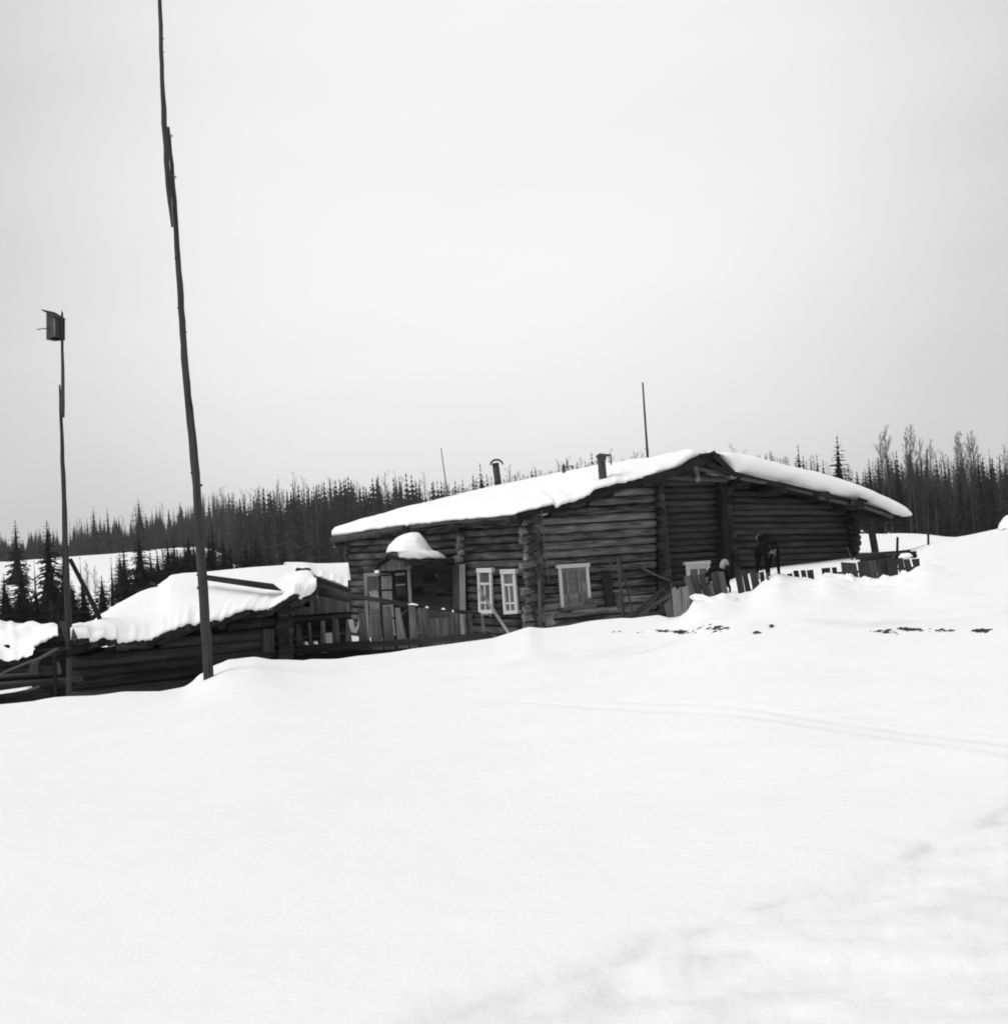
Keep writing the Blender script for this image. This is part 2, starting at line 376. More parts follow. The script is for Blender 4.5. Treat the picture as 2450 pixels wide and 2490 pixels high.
i0 = np.arange(na)[:, None]*nr+np.arange(nr-1)[None]; i1 = ((np.arange(na)+1) % na)[:, None]*nr+np.arange(nr-1)[None]
fq = np.stack([i0, i0+1, i1+1, i1], -1).reshape(-1, 4)
ft = np.stack([np.arange(na)*nr, ((np.arange(na)+1) % na)*nr, np.full(na, na*nr)], -1)
me = bpy.data.meshes.new('snow_ground'); nq, ntr = len(fq), len(ft)
me.vertices.add(len(verts)); me.vertices.foreach_set('co', verts.ravel())
me.loops.add(nq*4+ntr*3); me.loops.foreach_set('vertex_index', np.concatenate([fq.ravel(), ft.ravel()]))
me.polygons.add(nq+ntr); me.polygons.foreach_set('loop_start', np.concatenate([np.arange(nq)*4, nq*4+np.arange(ntr)*3]))
me.polygons.foreach_set('use_smooth', np.ones(nq+ntr, bool))
me.update(calc_edges=True); me.validate()
_g = np.zeros(len(verts)); xx, yy = verts[:, 0], verts[:, 1]; _m = (yy > 2) & (yy < 40) & (np.abs(xx) < 14)
q_, s_ = seg_dist(xx[_m], yy[_m], EDGE); ins = np.clip(np.where(s_ < 0, q_, -q_)/.5+.5, 0, 1)
q_ = q_+.12*fbm(xx[_m]*2, yy[_m]*2, 3); gg = ins*np.clip(.3+.5*fbm(xx[_m]*.9, yy[_m]*1.6, 3)+.6*fbm(xx[_m]*5, yy[_m]*8, 4), 0, 1)*.6+.5*np.exp(-(q_/.045)**2)*np.clip(.3+2.2*fbm(xx[_m]*4, yy[_m]*4, 3), 0, 1)  # trodden snow and its edge greyed, lens darkening and relief shade painted in
q_, s_ = seg_dist(xx[_m], yy[_m], RIM); gg += np.exp(-(q_/.8)**2)*np.clip(.1+1.6*fbm(xx[_m]*1.2, yy[_m]*1.2, 4), 0, 1)*.5
for l in TRK: q_, s_ = seg_dist(xx[_m], yy[_m], l); gg += .3*np.exp(-(q_/.06)**2)*np.clip(.7+1.5*fbm(xx[_m]*1.5, yy[_m]*1.5, 2), 0, 1)
_g[_m] = np.clip(gg, 0, 1); att = me.attributes.new('grime_and_shade', 'FLOAT', 'POINT'); att.data.foreach_set('value', _g)
me.materials.append(MT['snow']); g = bpy.data.objects.new('snow_ground', me); COL.objects.link(g)
g['kind'] = 'structure'; g['label'] = 'white snow covered slope and fields'
if me.polygons[1000].normal.z < 0: me.flip_normals()

# ------------------------------------------------------------------ snow blankets
def resample(pts, n):
    pts = [Vector(p) for p in pts]; L = [0]
    for a, b in zip(pts[:-1], pts[1:]): L.append(L[-1]+(b-a).length)
    r = []
    for i in range(n):
        s = L[-1]*i/(n-1); k = 0
        while k < len(L)-2 and L[k+1] < s: k += 1
        t = (s-L[k])/max(L[k+1]-L[k], 1e-9); r.append(pts[k].lerp(pts[k+1], t))
    return r
def lerp_pts(pp, n): return resample([at(*p) for p in pp], n)
def snow_sheet(name, lo, hi, T, label, n=90, rows=14, noise=.03, back=None, mat='roof_snow', cat='snow', under=.5, front=.3):
    """lo / hi: lists of world points of equal length n (bottom edge and top outline)"""
    V = []; m = len(lo)
    ks = max(3, m//14); ls = []
    for i in range(m):
        r_ = min(ks, i, m-1-i); ls.append(sum((lo[j] for j in range(i-r_, i+r_+1)), Vector())/(2*r_+1))
    prof = [(0, 0), (.015, .35), (.04, .62), (.09, .85), (.16, 1)] + [(t, 1-((t-.16)/.84)**3) for t in np.linspace(.16, 1, rows)[1:]]
    out_dir = [(Vector((a.x-b.x, a.y-b.y, 0)).normalized() if (a-b).length > 1e-4 else Vector((0, -1, 0))) for a, b in zip(lo, hi)]
    for j, (t, h) in enumerate(prof):
        for i in range(m):
            sm_ = min(1, t/.22); p = lo[i].lerp(ls[i], sm_).lerp(hi[i], t)
            e = math.sin(math.pi*min(h, 1))**1 * (1 if t < .16 else 0)
            p = p+Vector((0, 0, h*T*min(1, (lo[i]-hi[i]).length/1.0)))+out_dir[i]*(.12*front*e*T/.3)
            if t < .1: p = p+Vector((0, 0, (.035*float(fbm(i*.61, 3.1+t*9, 3))+.07*max(-.15, float(fbm(i*.13, 7.7, 4))))*(1 if 0 < i < m-1 else 0)))+out_dir[i]*(.015*float(fbm(i*.17, 9+t*30, 3)))
            nn = float(fbm(p.x*1.3+5, p.y*1.3, 3))
            if 0 < t < 1: p.z += noise*nn
            V.append(p)
    k = len(prof)
    under_row = [p-o*under-Vector((0, 0, .02)) for p, o in zip(lo, out_dir)]
    V += under_row
    V += [p-Vector((0, -.3, .5)) for p in hi]
    Fc = []
    for j in range(k-1):
        for i in range(m-1): Fc.append((j*m+i, j*m+i+1, (j+1)*m+i+1, (j+1)*m+i))
    for i in range(m-1):
        Fc.append((k*m+i, k*m+i+1, i+1, i)); Fc.append(((k-1)*m+i, (k-1)*m+i+1, (k+1)*m+i+1, (k+1)*m+i))
    o = mkobj(name, V, Fc, MT[mat], None, smooth=True)
    return tag(o, label, cat)
def puff(name, outline, d, depth, mat, label=None, cat=None, parent=None, rings=8, noise=.02, n=60, back=.6):
    """rounded lump whose outline is traced, with real depth"""
    pts = resample([at(p[0], p[1], d) for p in outline+[outline[0]]], n+1)[:-1]
    c = sum(pts, Vector())/n; V = []; Fc = []
    for side, dd in ((-1, depth), (1, depth*back)):
        for k in range(rings):
            a = math.pi/2*(k/rings); f = math.cos(a)**.7
            for i, p in enumerate(pts):
                q = c+(p-c)*f+Vector((0, side*dd*math.sin(a), 0))
                if k: q += Vector((float(fbm(q.x*4+k, q.z*4)), 0, float(fbm(q.x*4, q.z*4+k*3))))*noise
                V.append(q)
        V.append(c+Vector((0, side*dd, 0)))
    b2 = rings*n+1
    for b, fl in ((0, 1), (b2, 0)):
        for k in range(rings-1):
            for i in range(n):
                j = (i+1) % n; q = (b+k*n+i, b+k*n+j, b+(k+1)*n+j, b+(k+1)*n+i); Fc.append(q if fl else q[::-1])
        for i in range(n):
            j = (i+1) % n; q = (b+(rings-1)*n+i, b+(rings-1)*n+j, b+rings*n); Fc.append(q if fl else q[::-1])
    o = mkobj(name, V, Fc, MT[mat], parent, smooth=True)
    import bmesh
    bm = bmesh.new(); bm.from_mesh(o.data); bmesh.ops.remove_doubles(bm, verts=bm.verts, dist=1e-5); bmesh.ops.recalc_face_normals(bm, faces=bm.faces); bm.to_mesh(o.data); bm.free()
    return tag(o, label, cat)

#@@HOUSE
# ------------------------------------------------------------------ log house
PG = Plane(1290, 40, 2062, 46)                  # gable wall
PS = Plane(845, 52, 1290, 40)                   # long side wall
corner = at(1290, 1400, 40)
HB = Vector((corner.x, corner.y, -1.6))
house = thing('log_house', HB, 'long dark log house with a low gable roof under thick snow', 'house')
sd = -PS.dir if PS.dir.y < 0 else PS.dir        # along the side wall, away from the viewer
gd = PG.dir
# roof outline in photograph pixels with distances
eaveA = at(800, 1306, 52.3); eaveB = at(1262, 1254, 39.3)
C_r = at(1702, 1113, 42.3); D_r = C_r+sd*15.0; D_r.z = C_r.z-.35
E_r = at(2196, 1258, 46.6); F_r = E_r+sd*15.0
def rakeL(u): return np.interp(u, [1262, 1290, 1350, 1406, 1450, 1500, 1564, 1611, 1658, 1700], [1256, 1250, 1240, 1226, 1206, 1189, 1170, 1160, 1150, 1140])
def rakeR(u): return np.interp(u, [1700, 1771, 1869, 1964, 2052, 2080], [1152, 1180, 1192, 1208, 1232, 1240])
def rake(u): return float(rakeL(u) if u < 1700 else rakeR(u))
def zrel(u, v, pl, off=0): return pl.hit(u, v, off)
def wall_rows(pl, u0, u1, z_top, z_bot, dia, mat, clip=None, ext0=0, ext1=0, tilt=0.0, gaps=()):
    """logs of one wall bay as separate parts; z above the world datum"""
    def upx(w):                                 # world point to pixel
        q = w-EYE; x, y, zf = q.dot(RIGHT), q.dot(UP), q.dot(fwd); return CU+F*x/zf, CV-F*y/zf
    z = z_top
    while z > z_bot:
        v0 = pl.hit(u0, 1350); v1 = pl.hit(u1, 1350)
        # solve ends: columns drift with height because the camera is rolled
        ends = []
        for uu in (u0, u1):
            vv = 1350
            for _ in range(4):
                h = pl.hit(uu, vv); vv -= (z-h.z)*F/h.y
            ends.append((uu, vv, pl.hit(uu, vv)))
        a, b = ends[0][2].copy(), ends[1][2].copy(); b.z += tilt
        n = 60; ok = []
        for i in range(n+1):
            p = a.lerp(b, i/n); pu, pv = upx(p)
            ok.append(clip is None or pv-4 > clip(pu))
        if any(ok):
            i0 = ok.index(True); i1 = n-ok[::-1].index(True)
            if i1-i0 > 2:
                p, q = a.lerp(b, i0/n), a.lerp(b, i1/n)
                dr = (q-p).normalized()
                if i0 == 0: p = p-dr*ext0*random.uniform(.5, 1.3)
                if i1 == n: q = q+dr*ext1*random.uniform(.75, 1.15)
                r = dia/2*random.uniform(.89, 1.0)
                log('log', p, q, r*1.02, r*.98, MT[mat], house, sides=9, segs=max(3, int((q-p).length/1.2)), bend=.008, wob=.05)
        z -= dia*.985
# side wall (two bays), then the gable bays
wall_rows(PS, 1290, 1132, 2.08, -1.7, .25, 'shaded_log', ext0=.27)
wall_rows(PS, 1126, 852, 2.02, -1.7, .25, 'shaded_log', ext1=.3)
wall_rows(PG, 1290, 1590, 4.0, -1.7, .25, 'log', clip=rakeL, ext0=.27)
wall_rows(PG, 1600, 1748, 4.0, -.9, .205, 'barn_log', clip=rake, tilt=-.05)
wall_rows(PG, 1756, 2056, 4.0, -.2, .205, 'barn_log', clip=rakeR, tilt=-.2, ext1=.3)
# near-black backing added so no light shows between the logs
def inner(pl, pix, off=-.1):
    q = [pl.hit(*p, off) for p in pix]; slab('dark_backing', q, -pl.n*.08, MT['inner_dark'], house)
inner(PS, [(852, 1325), (1288, 1285), (1288, 1560), (852, 1610)])
inner(PG, [(1292, 1262), (1450, 1222), (1600, 1178), (1700, 1158), (1780, 1190), (1964, 1215), (2056, 1240), (2066, 1390), (1700, 1450), (1292, 1540)])
# back walls (logs are hidden; plain log-coloured slabs)
bk0 = at(852, 1400, 51.6)+sd*.0
for a, b in ((PS.hit(852, 1400)+sd*.2, PS.hit(852, 1400)+sd*.2+gd*12), (PG.hit(2056, 1300), PG.hit(2056, 1300)+sd*13)):
    z0 = -1.7; z1 = 1.9 if a.y > 50 else 1.45
    z = z0+.1
    while z < z1:
        log('log', Vector((a.x, a.y, z)), Vector((b.x, b.y, z)), .12, .12, MT['barn_log'], house, sides=7, segs=2); z += .23
# crossing log ends of inner walls
def stub_col(pl, u0, v0, u1, v1, n, r, mat, out=.32, jit=.03):
    for i in range(n):
        t = i/(n-1); p = pl.hit(u0+(u1-u0)*t, v0+(v1-v0)*t, 0)
        rr = r*random.uniform(.9, 1.1); o_ = out*random.uniform(.75, 1.2)
        p.x += random.uniform(-jit, jit)
        log('log_end', p-pl.n*.2, p+pl.n*o_, rr, rr, MT[mat], house, sides=9, segs=1, bend=0, wob=0)
stub_col(PS, 1130, 1292, 1128, 1540, 16, .12, 'log', .30)
stub_col(PG, 1594, 1176, 1612, 1478, 19, .125, 'shed_log', .32)
stub_col(PG, 1752, 1180, 1776, 1425, 19, .105, 'shed_log', .36)
stub_col(PG, 2060, 1240, 2070, 1362, 10, .11, 'shed_log', .34)
stub_col(PG, 1296, 1262, 1304, 1520, 16, .12, 'shaded_log', .30)
stub_col(PS, 852, 1330, 850, 1560, 14, .12, 'shed_log', .22)
# vertical clamp boards
px_slab('clamp_board', [(1603, 1172), (1611, 1171), (1636, 1440), (1622, 1442)], PG, .26, MT['board'], house)
px_slab('clamp_board', [(1751, 1168), (1768, 1168), (1782, 1425), (1766, 1425)], PG, .34, MT['dark_board'], house)
px_slab('clamp_board', [(1464, 1388), (1486, 1390), (1493, 1478), (1476, 1480)], PG, .20, MT['dark_board'], house)
px_slab('clamp_board', [(1494, 1440), (1513, 1438), (1516, 1478), (1498, 1480)], PG, .18, MT['board'], house)
# collar log, king post and ridge pieces in the gable peak
px_log('collar_log', 1603, 1158, 1766, 1166, 17, 15, 42.0, 43.0, MT['board'], house, bend=0)
px_log('king_post', 1690, 1135, 1697, 1168, 15, 14, 41.8, None, MT['board'], house, bend=0)
px_log('purlin_end', 1696, 1166, 1696, 1164, 13, 13, 41.6, 42.6, MT['pale_board'], house, bend=0)
for (u, v, w) in ((1590, 1166, 22), (1655, 1147, 20), (1790, 1177, 26), (1882, 1189, 24), (1985, 1208, 24), (2065, 1228, 26)):
    dd = 42.0 if u < 1700 else np.interp(u, [1700, 2200], [42.6, 46])
    c = at(u, v, dd); log('purlin_end', c-sd*.5, c+sd*.6, w/2*dd/F, w/2*dd/F, MT['shed_log'], house, sides=9, segs=1, bend=0)
# roof boards, running from eave to ridge
def deck(e0, e1, r0, r1, n, mat, lift=-.14):
    for i in range(n):
        a, b = (i+.03)/n, (i+.97)/n; z = Vector((0, 0, lift+random.uniform(-.015, .015)))
        ov = random.uniform(-.02, .06)
        P = [e0.lerp(e1, a), e0.lerp(e1, b), r0.lerp(r1, b), r0.lerp(r1, a)]
        o_ = (P[0]-P[3]).normalized()*ov; P[0] = P[0]+o_; P[1] = P[1]+o_
        slab('roof_board', [p+z for p in P], (0, 0, -.05), mat, house)
deck(eaveA, eaveB, D_r, C_r, 40, MT['dark_board'], -.10)
deck(E_r, F_r, C_r, D_r, 34, MT['dark_board'], -.12)
# fascia gutter logs and hooks along the side eave
for (a, b, w) in (((808, 1312, 52), (985, 1284, 46.4), 17), ((1000, 1284, 46.2), (1130, 1268, 42.8), 12), ((1126, 1270, 42.8), (1262, 1257, 39.6), 13)):
    log('eave_log', at(*a), at(*b), w/2*a[2]/F, w/2*b[2]/F, MT['board'], house, segs=4)
for (u, v, d) in ((822, 1322, 52), (927, 1301, 48), (1012, 1292, 45.6), (1100, 1282, 43.3), (1182, 1272, 41.2), (1243, 1266, 39.9)):
    c = at(u, v, d); log('outrigger_log', c-PS.n*-.15, c-PS.n*1.0, .10, .12, MT['shed_log'], house, segs=2)
# rake boards
rk = [(1262, 1254, 39.2), (1350, 1236, 39.7), (1430, 1212, 40.2), (1500, 1184, 40.7), (1600, 1160, 41.2), (1672, 1137, 41.8), (1735, 1106, 42.2)]
for a, b in zip(rk[:-1], rk[1:]):
    px_board('rake_board', a[0], a[1], b[0]+6, b[1]-2, 15 if a[0] < 1400 else 20, a[2], b[2], .05, MT['dark_board'], house)
for (a, b, w, m) in (((1765, 1148, 42.4), (1898, 1180, 43.2), 12, 'dark_board'), ((1890, 1176, 43.2), (2060, 1216, 44.8), 10, 'dark_board'), ((2055, 1216, 44.8), (2200, 1262, 46.3), 12, 'dark_board'),
                     ((1700, 1140, 42.0), (1776, 1158, 42.6), 9, 'board'), ((1800, 1164, 42.4), (1884, 1178, 43.2), 7, 'board'), ((1910, 1186, 43.2), (1975, 1202, 43.9), 6, 'board'),
                     ((1990, 1210, 43.9), (2060, 1225, 44.6), 7, 'board'), ((2070, 1222, 44.6), (2170, 1258, 45.9), 8, 'board'), ((2085, 1212, 44.5), (2108, 1220, 44.8), 8, 'dark_board')):
    px_board('rake_board', a[0], a[1], b[0], b[1], w, a[2], b[2], .05, MT[m], house)
px_slab('ridge_board', [(1700, 1109, 41.9), (1737, 1103, 42.0), (1754, 1109, 42.2), (1738, 1099, 42.0), (1702, 1103, 41.9)], 42, 3.0, MT['dark_board'], house)
for (a, b, w) in (((1668, 1133), (1748, 1107), 10), ((1675, 1146), (1752, 1118), 9), ((1735, 1105), (1782, 1150), 12), ((1720, 1128), (1778, 1152), 12)):
    px_board('ridge_board', *a, *b, w, 42.0, 42.3, .8, MT['dark_board'], house)
# side canopy on the right: post, beam and shelf boards
px_log('canopy_post', 2113, 1262, 2132, 1372, 19, 17, 45.0, None, MT['dark_board'], house, bend=0)
px_board('canopy_beam', 2068, 1281, 2212, 1277, 4, 45.4, 46.4, .1, MT['dark_board'], house)
px_board('canopy_beam', 2076, 1264, 2190, 1262, 9, 45.3, 46.3, .6, MT['dark_board'], house)
px_log('canopy_beam', 2070, 1252, 2105, 1262, 14, 12, 45.2, 45.4, MT['dark_board'], house)
px_log('canopy_brace', 2058, 1330, 2073, 1365, 4, 4, 44.2, None, MT['board'], house)

def window(pl, TL, TR, BL, BR, bars, trim=.16, top=.10, bot=.08, out=.19, mat='white_paint', label=None, pane_mat='glass', par=None, sash='white_paint'):
    par = par or house
    def P(s, t, off): 
        u = (TL[0]*(1-s)+TR[0]*s)*(1-t)+(BL[0]*(1-s)+BR[0]*s)*t; v = (TL[1]*(1-s)+TR[1]*s)*(1-t)+(BL[1]*(1-s)+BR[1]*s)*t
        return pl.hit(u, v, off) if isinstance(pl, Plane) else at(u, v, pl-off)
    nv = (-pl.n if isinstance(pl, Plane) else Vector((0, 1, 0)))
    V, Fc, UV = [], [], []
    def bar(V, Fc, UV, s0, t0, s1, t1, off, th): slab_geo([P(s0, t0, off), P(s1, t0, off), P(s1, t1, off), P(s0, t1, off)], nv*th, V, Fc, UV)
    bar(V, Fc, UV, 0, top, trim, 1-bot, out, .06); bar(V, Fc, UV, 1-trim, top, 1, 1-bot, out, .06)
    bar(V, Fc, UV, -.05, 0, 1.05, top, out+.03, .12); bar(V, Fc, UV, 0, 1-bot, 1, 1, out+.01, .15)
    w = mkobj('window', V, Fc, MT[mat], par, uvs=UV)
    if label: w['label'] = label
    V, Fc, UV = [], [], []
    bar(V, Fc, UV, trim, top, 1-trim, 1-bot, .135, .02); mkobj('pane', V, Fc, MT[pane_mat], w, uvs=UV)
    V, Fc, UV = [], [], []
    for b in bars:
        s0, t0, s1, t1 = b; bar(V, Fc, UV, trim+(1-2*trim)*s0, top+(1-top-bot)*t0, trim+(1-2*trim)*s1, top+(1-top-bot)*t1, .17, .035)
    if bars: mkobj('sash', V, Fc, MT[sash], w, uvs=UV)
    return w
bars4 = [(0, .27, 1, .33), (.45, .33, .55, 1), (0, .78, 1, .83)]
window(PS, (1159, 1382), (1193, 1381), (1163, 1492), (1196, 1492), bars4, trim=.14, label='left narrow window with white frame beside the leaning plank')
window(PS, (1216, 1385), (1250, 1384), (1224, 1494), (1258, 1492), bars4, trim=.17, label='right narrow window with white frame')
w = window(PG, (1357, 1373), (1430, 1369), (1365, 1480), (1438, 1472), [(0, 0, 1, .10), (.16, .1, .24, .92), (.16, .34, .9, .38), (.62, .1, .72, .92), (.0, .66, 1, 1), (.75, .4, 1, 1)], trim=.09, top=.09, bot=.03, label='wide window with white lintel and patched boards', sash='pale_board')
px_slab('sill_board', [(1364, 1478), (1448, 1468), (1450, 1476), (1366, 1486)], PG, .26, MT['board'], w)
px_slab('patch_board', [(1432, 1452), (1450, 1458), (1449, 1474), (1430, 1476)], PG, .22, MT['board'], w)
window(PG, (1667, 1367), (1724, 1363), (1672, 1420), (1730, 1418), [(0, 0, 1, .25), (.46, .2, .54, 1)], trim=.14, top=.14, bot=.06, label='low white framed window behind the broken fence')
# small dark box on the barn wall behind the dog
px_slab('wall_vent', [(1862, 1299), (1886, 1300), (1880, 1312), (1868, 1312)], PG, .2, MT['inner_dark'], house)
px_slab('foundation_board', [(1352, 1492), (1480, 1480), (1480, 1488), (1352, 1500)], PG, .2, MT['board'], house)
px_slab('foundation_board', [(1388, 1484), (1498, 1474), (1500, 1482), (1390, 1494)], PG, .24, MT['log'], house)

# stove pipes (parts of the house)
def pipe(u0, v0, u1, v1, w, d, hood):
    p = px_log('chimney', u1, v1+6, u0, v0, w, w*.95, d, None, MT['iron'], house, sides=12, segs=3, bend=0, wob=.02)
    if hood == 'arch':
        V, Fc, UV = [], [], []
        c = at(u0+3, v0+3, d); R = 13*d/F; pr = None
        for i in range(9):
            a = math.pi*(i/8)
            for yy in (-.22, .22): V.append(c+Vector((-math.cos(a)*R, yy, math.sin(a)*R*.8-.02))); UV.append((i*.1, yy))
        for i in range(8): Fc.append((i*2, i*2+1, i*2+3, i*2+2))
        h = mkobj('hood', V, Fc, MT['iron'], p, uvs=UV); m = h.modifiers.new('t', 'SOLIDIFY'); m.thickness = .06
    if hood == 'box':
        px_slab('hood', [(1449, 1108), (1456, 1102), (1486, 1105), (1485, 1108), (1474, 1109), (1473, 1118), (1466, 1124), (1455, 1119)], d-.15, .35, MT['iron'], p)
        px_log('hanging_weight', 1484, 1108, 1485, 1130, 2, 4, d, None, MT['iron'], p)
    return p
pipe(1204, 1126, 1212, 1178, 17, 54.5, 'arch')
pipe(1461, 1112, 1466, 1166, 20, 40.9, 'box')
pipe(1369, 1130, 1372, 1157, 8, 46.5, None)
px_log('vent_rod', 1377, 1118, 1378, 1142, 2.5, 2.5, 50.5, None, MT['iron'], house)
px_log('vent_rod', 1372, 1137, 1394, 1132, 2.5, 2.5, 50.5, None, MT['iron'], house)
px_log('vent_rod', 1390, 1140, 1392, 1132, 6, 4, 50.5, None, MT['iron'], house)

# snow on the house roof
lowA = [(807, 1303, 52), (906, 1287, 48.9), (980, 1278, 46.5), (986, 1282, 46.4), (1000, 1276, 46), (1095, 1265, 43.4), (1190, 1257, 41), (1253, 1250, 39.4)]
lowB = [(1253, 1250, 39.4), (1316, 1232, 39.3), (1347, 1225, 39.5), (1354, 1237, 39.5), (1362, 1230, 39.6), (1379, 1223, 39.7), (1406, 1215, 39.9), (1431, 1203, 40), (1447, 1189, 40.2), (1500, 1174, 40.5), (1520, 1174, 40.7), (1526, 1170, 40.7), (1564, 1159, 41), (1611, 1148, 41.4), (1658, 1132, 41.8), (1676, 1118, 42), (1700, 1108, 42.2)]
hiA = [(807, 1301, 52.6), (830, 1288, 53), (875, 1269, 53.3), (969, 1239, 54), (1048, 1218, 54.8), (1148, 1193, 55.8)]
hiB = [(1148, 1193, 55.8), (1205, 1180, 53.8), (1253, 1170, 52.3), (1363, 1148, 49.3), (1453, 1133, 47.2), (1570, 1118, 44.8), (1658, 1108, 43.2), (1702, 1104, 42.5)]
lo = lerp_pts(lowA, 80)+lerp_pts(lowB, 120)[1:]; hi = lerp_pts(hiA, 80)+lerp_pts(hiB, 120)[1:]
snow_sheet('roof_snow', lo, hi, .26, 'thick white snow on the left slope of the log house roof', noise=.05, rows=12)
# right slope: thick front edge, then back along the roof
lowR = [(1742, 1110), (1752, 1122), (1762, 1134), (1770, 1152), (1776, 1160), (1790, 1156), (1804, 1154), (1838, 1162), (1880, 1172), (1900, 1172), (1912, 1171), (1964, 1196), (2000, 1204), (2036, 1209), (2070, 1212), (2105, 1217), (2116, 1226), (2146, 1238), (2170, 1249), (2197, 1257)]
hiR = [(1744, 1103), (1759, 1099), (1775, 1098), (1800, 1101), (1838, 1108), (1880, 1120), (1932, 1134), (1980, 1144), (2027, 1157), (2075, 1174), (2121, 1193), (2155, 1208), (2184, 1222), (2197, 1231), (2206, 1243), (2205, 1250)]
dR = lambda u: float(np.interp(u, [1700, 2200], [42.1, 46.2]))
def rsmp(pp, n): return resample([at(u, v, dR(u)) for u, v in pp], n)
nR = 150; lr, hr = rsmp(lowR, nR), rsmp(hiR, nR)
V = []; rowsR = []
for t, fo in ((0, 0), (.06, .12), (.2, .24), (.4, .3), (.6, .28), (.8, .18), (.93, .06), (1, -.12)):
    rowsR.append([a.lerp(b, t)-sd*fo+Vector((0, 0, 0.02*float(fbm(a.x*3, t*3)))) for a, b in zip(lr, hr)])
for k in range(1, 12):
    L = 13.5*k/11; rowsR.append([p+sd*(L+.1)+Vector((0, 0, .03*float(fbm(p.x*2, L))-.05*min(k, 2)-.02*L)) for p in hr])
rowsR.append([p+sd*13.9-Vector((0, 0, .5)) for p in lr]); rowsR.append([p+sd*.4 for p in lr])
Fc = []; mR = nR
for r_ in rowsR: V += r_
nrw = len(rowsR)
for j in range(nrw):
    j2 = (j+1) % nrw
    for i in range(mR-1): Fc.append((j*mR+i, j*mR+i+1, j2*mR+i+1, j2*mR+i))
Fc.append(tuple(j*mR+mR-1 for j in range(nrw))); Fc.append(tuple(j*mR for j in range(nrw))[::-1])
o = mkobj('roof_snow', V, Fc, MT['roof_snow'], None, smooth=True)
tag(o, 'thick rounded snow on the right slope of the log house roof', 'snow')

# ------------------------------------------------------------------ entrance porch on the side wall
DP = 43.6
porch = thing('entrance_porch', at(960, 1560, DP), 'wooden entrance porch with open door and small gable roof', 'porch')
PP = Plane(880, DP+.4, 1130, DP-.2)
for (q, m) in (([(884, 1396), (892, 1394), (898, 1570), (890, 1570)], 'gable_board'), ([(884, 1394), (922, 1392), (922, 1400), (884, 1402)], 'gable_board'), ([(892, 1400), (920, 1398), (922, 1432), (896, 1434)], 'board'), ([(917, 1396), (922, 1396), (928, 1565), (922, 1565)], 'dark_board'),
               ([(897, 1438), (919, 1436), (922, 1456), (900, 1458)], 'pale_board'), ([(898, 1460), (922, 1458), (926, 1565), (902, 1570)], 'gable_board')):
    px_slab('door_panel', q, PP, .06+random.random()*.03, MT[m], porch)
dr = px_slab('door', [(924, 1398), (955, 1396), (962, 1562), (930, 1566)], PP, .08, MT['dark_board'], porch, 'open plank door with paler panels')
for q in ([(927, 1402), (952, 1400), (953, 1432), (928, 1434)], [(928, 1438), (952, 1437), (954, 1462), (930, 1463)], [(930, 1472), (955, 1470), (958, 1500), (932, 1503)], [(932, 1507), (957, 1505), (961, 1545), (935, 1548)]):
    px_slab('panel', q, PP, .11, MT['pale_board' if q[0][1] == 1438 else 'gable_board'], dr)
px_slab('back_wall', [(950, 1388), (1130, 1375), (1132, 1560), (950, 1570)], DP+1.6, .05, MT['inner_dark'], porch)
# opening with the bright inner window
window(DP+1.2, (961, 1394), (985, 1393), (964, 1450), (990, 1448), [(0, 0, 1, .45), (0, .55, 1, .62), (.44, .6, .56, 1)], trim=.12, top=.06, bot=.1, out=.1, mat='board', label='small window seen through the doorway', par=porch, sash='board')
px_slab('lintel_board', [(960, 1394), (984, 1392), (985, 1398), (961, 1400)], DP+1.0, .05, MT['white_paint'], porch)
px_slab('lintel_board', [(962, 1421), (986, 1419), (986, 1423), (962, 1425)], DP+1.0, .05, MT['white_paint'], porch)
px_slab('door_post', [(989, 1387), (997, 1386), (1001, 1470), (994, 1472)], PP, .14, MT['pale_board'], porch)
# pediment boards
for i in range(7):
    u = 926+i*8; top = 1372-(14-abs(u-948)*.33) if True else 0
    px_slab('pediment_board', [(u, max(top, 1360)), (u+7, max(top, 1360)), (u+8, 1388-i*.6), (u+.5, 1388.5-i*.6)], PP, .10, MT['gable_board'], porch)
px_board('roof_edge_board', 906, 1376, 942, 1353, 6, DP-.5, DP-.5, 1.6, MT['dark_board'], porch)
px_board('roof_edge_board', 938, 1352, 1003, 1368, 6, DP-.5, DP-.5, 1.6, MT['dark_board'], porch)
px_board('roof_edge_board', 912, 1382, 942, 1362, 5, DP-.4, DP-.4, 1.4, MT['dark_board'], porch)
px_board('roof_edge_board', 990, 1366, 1100, 1362, 10, DP-.5, DP-.7, 1.6, MT['dark_board'], porch)
for i in range(9): px_board('roof_shingle', 992+i*11, 1364-i*.1, 1003+i*11, 1365, 6, DP-.7, None, .8, MT['dark_board'], porch)
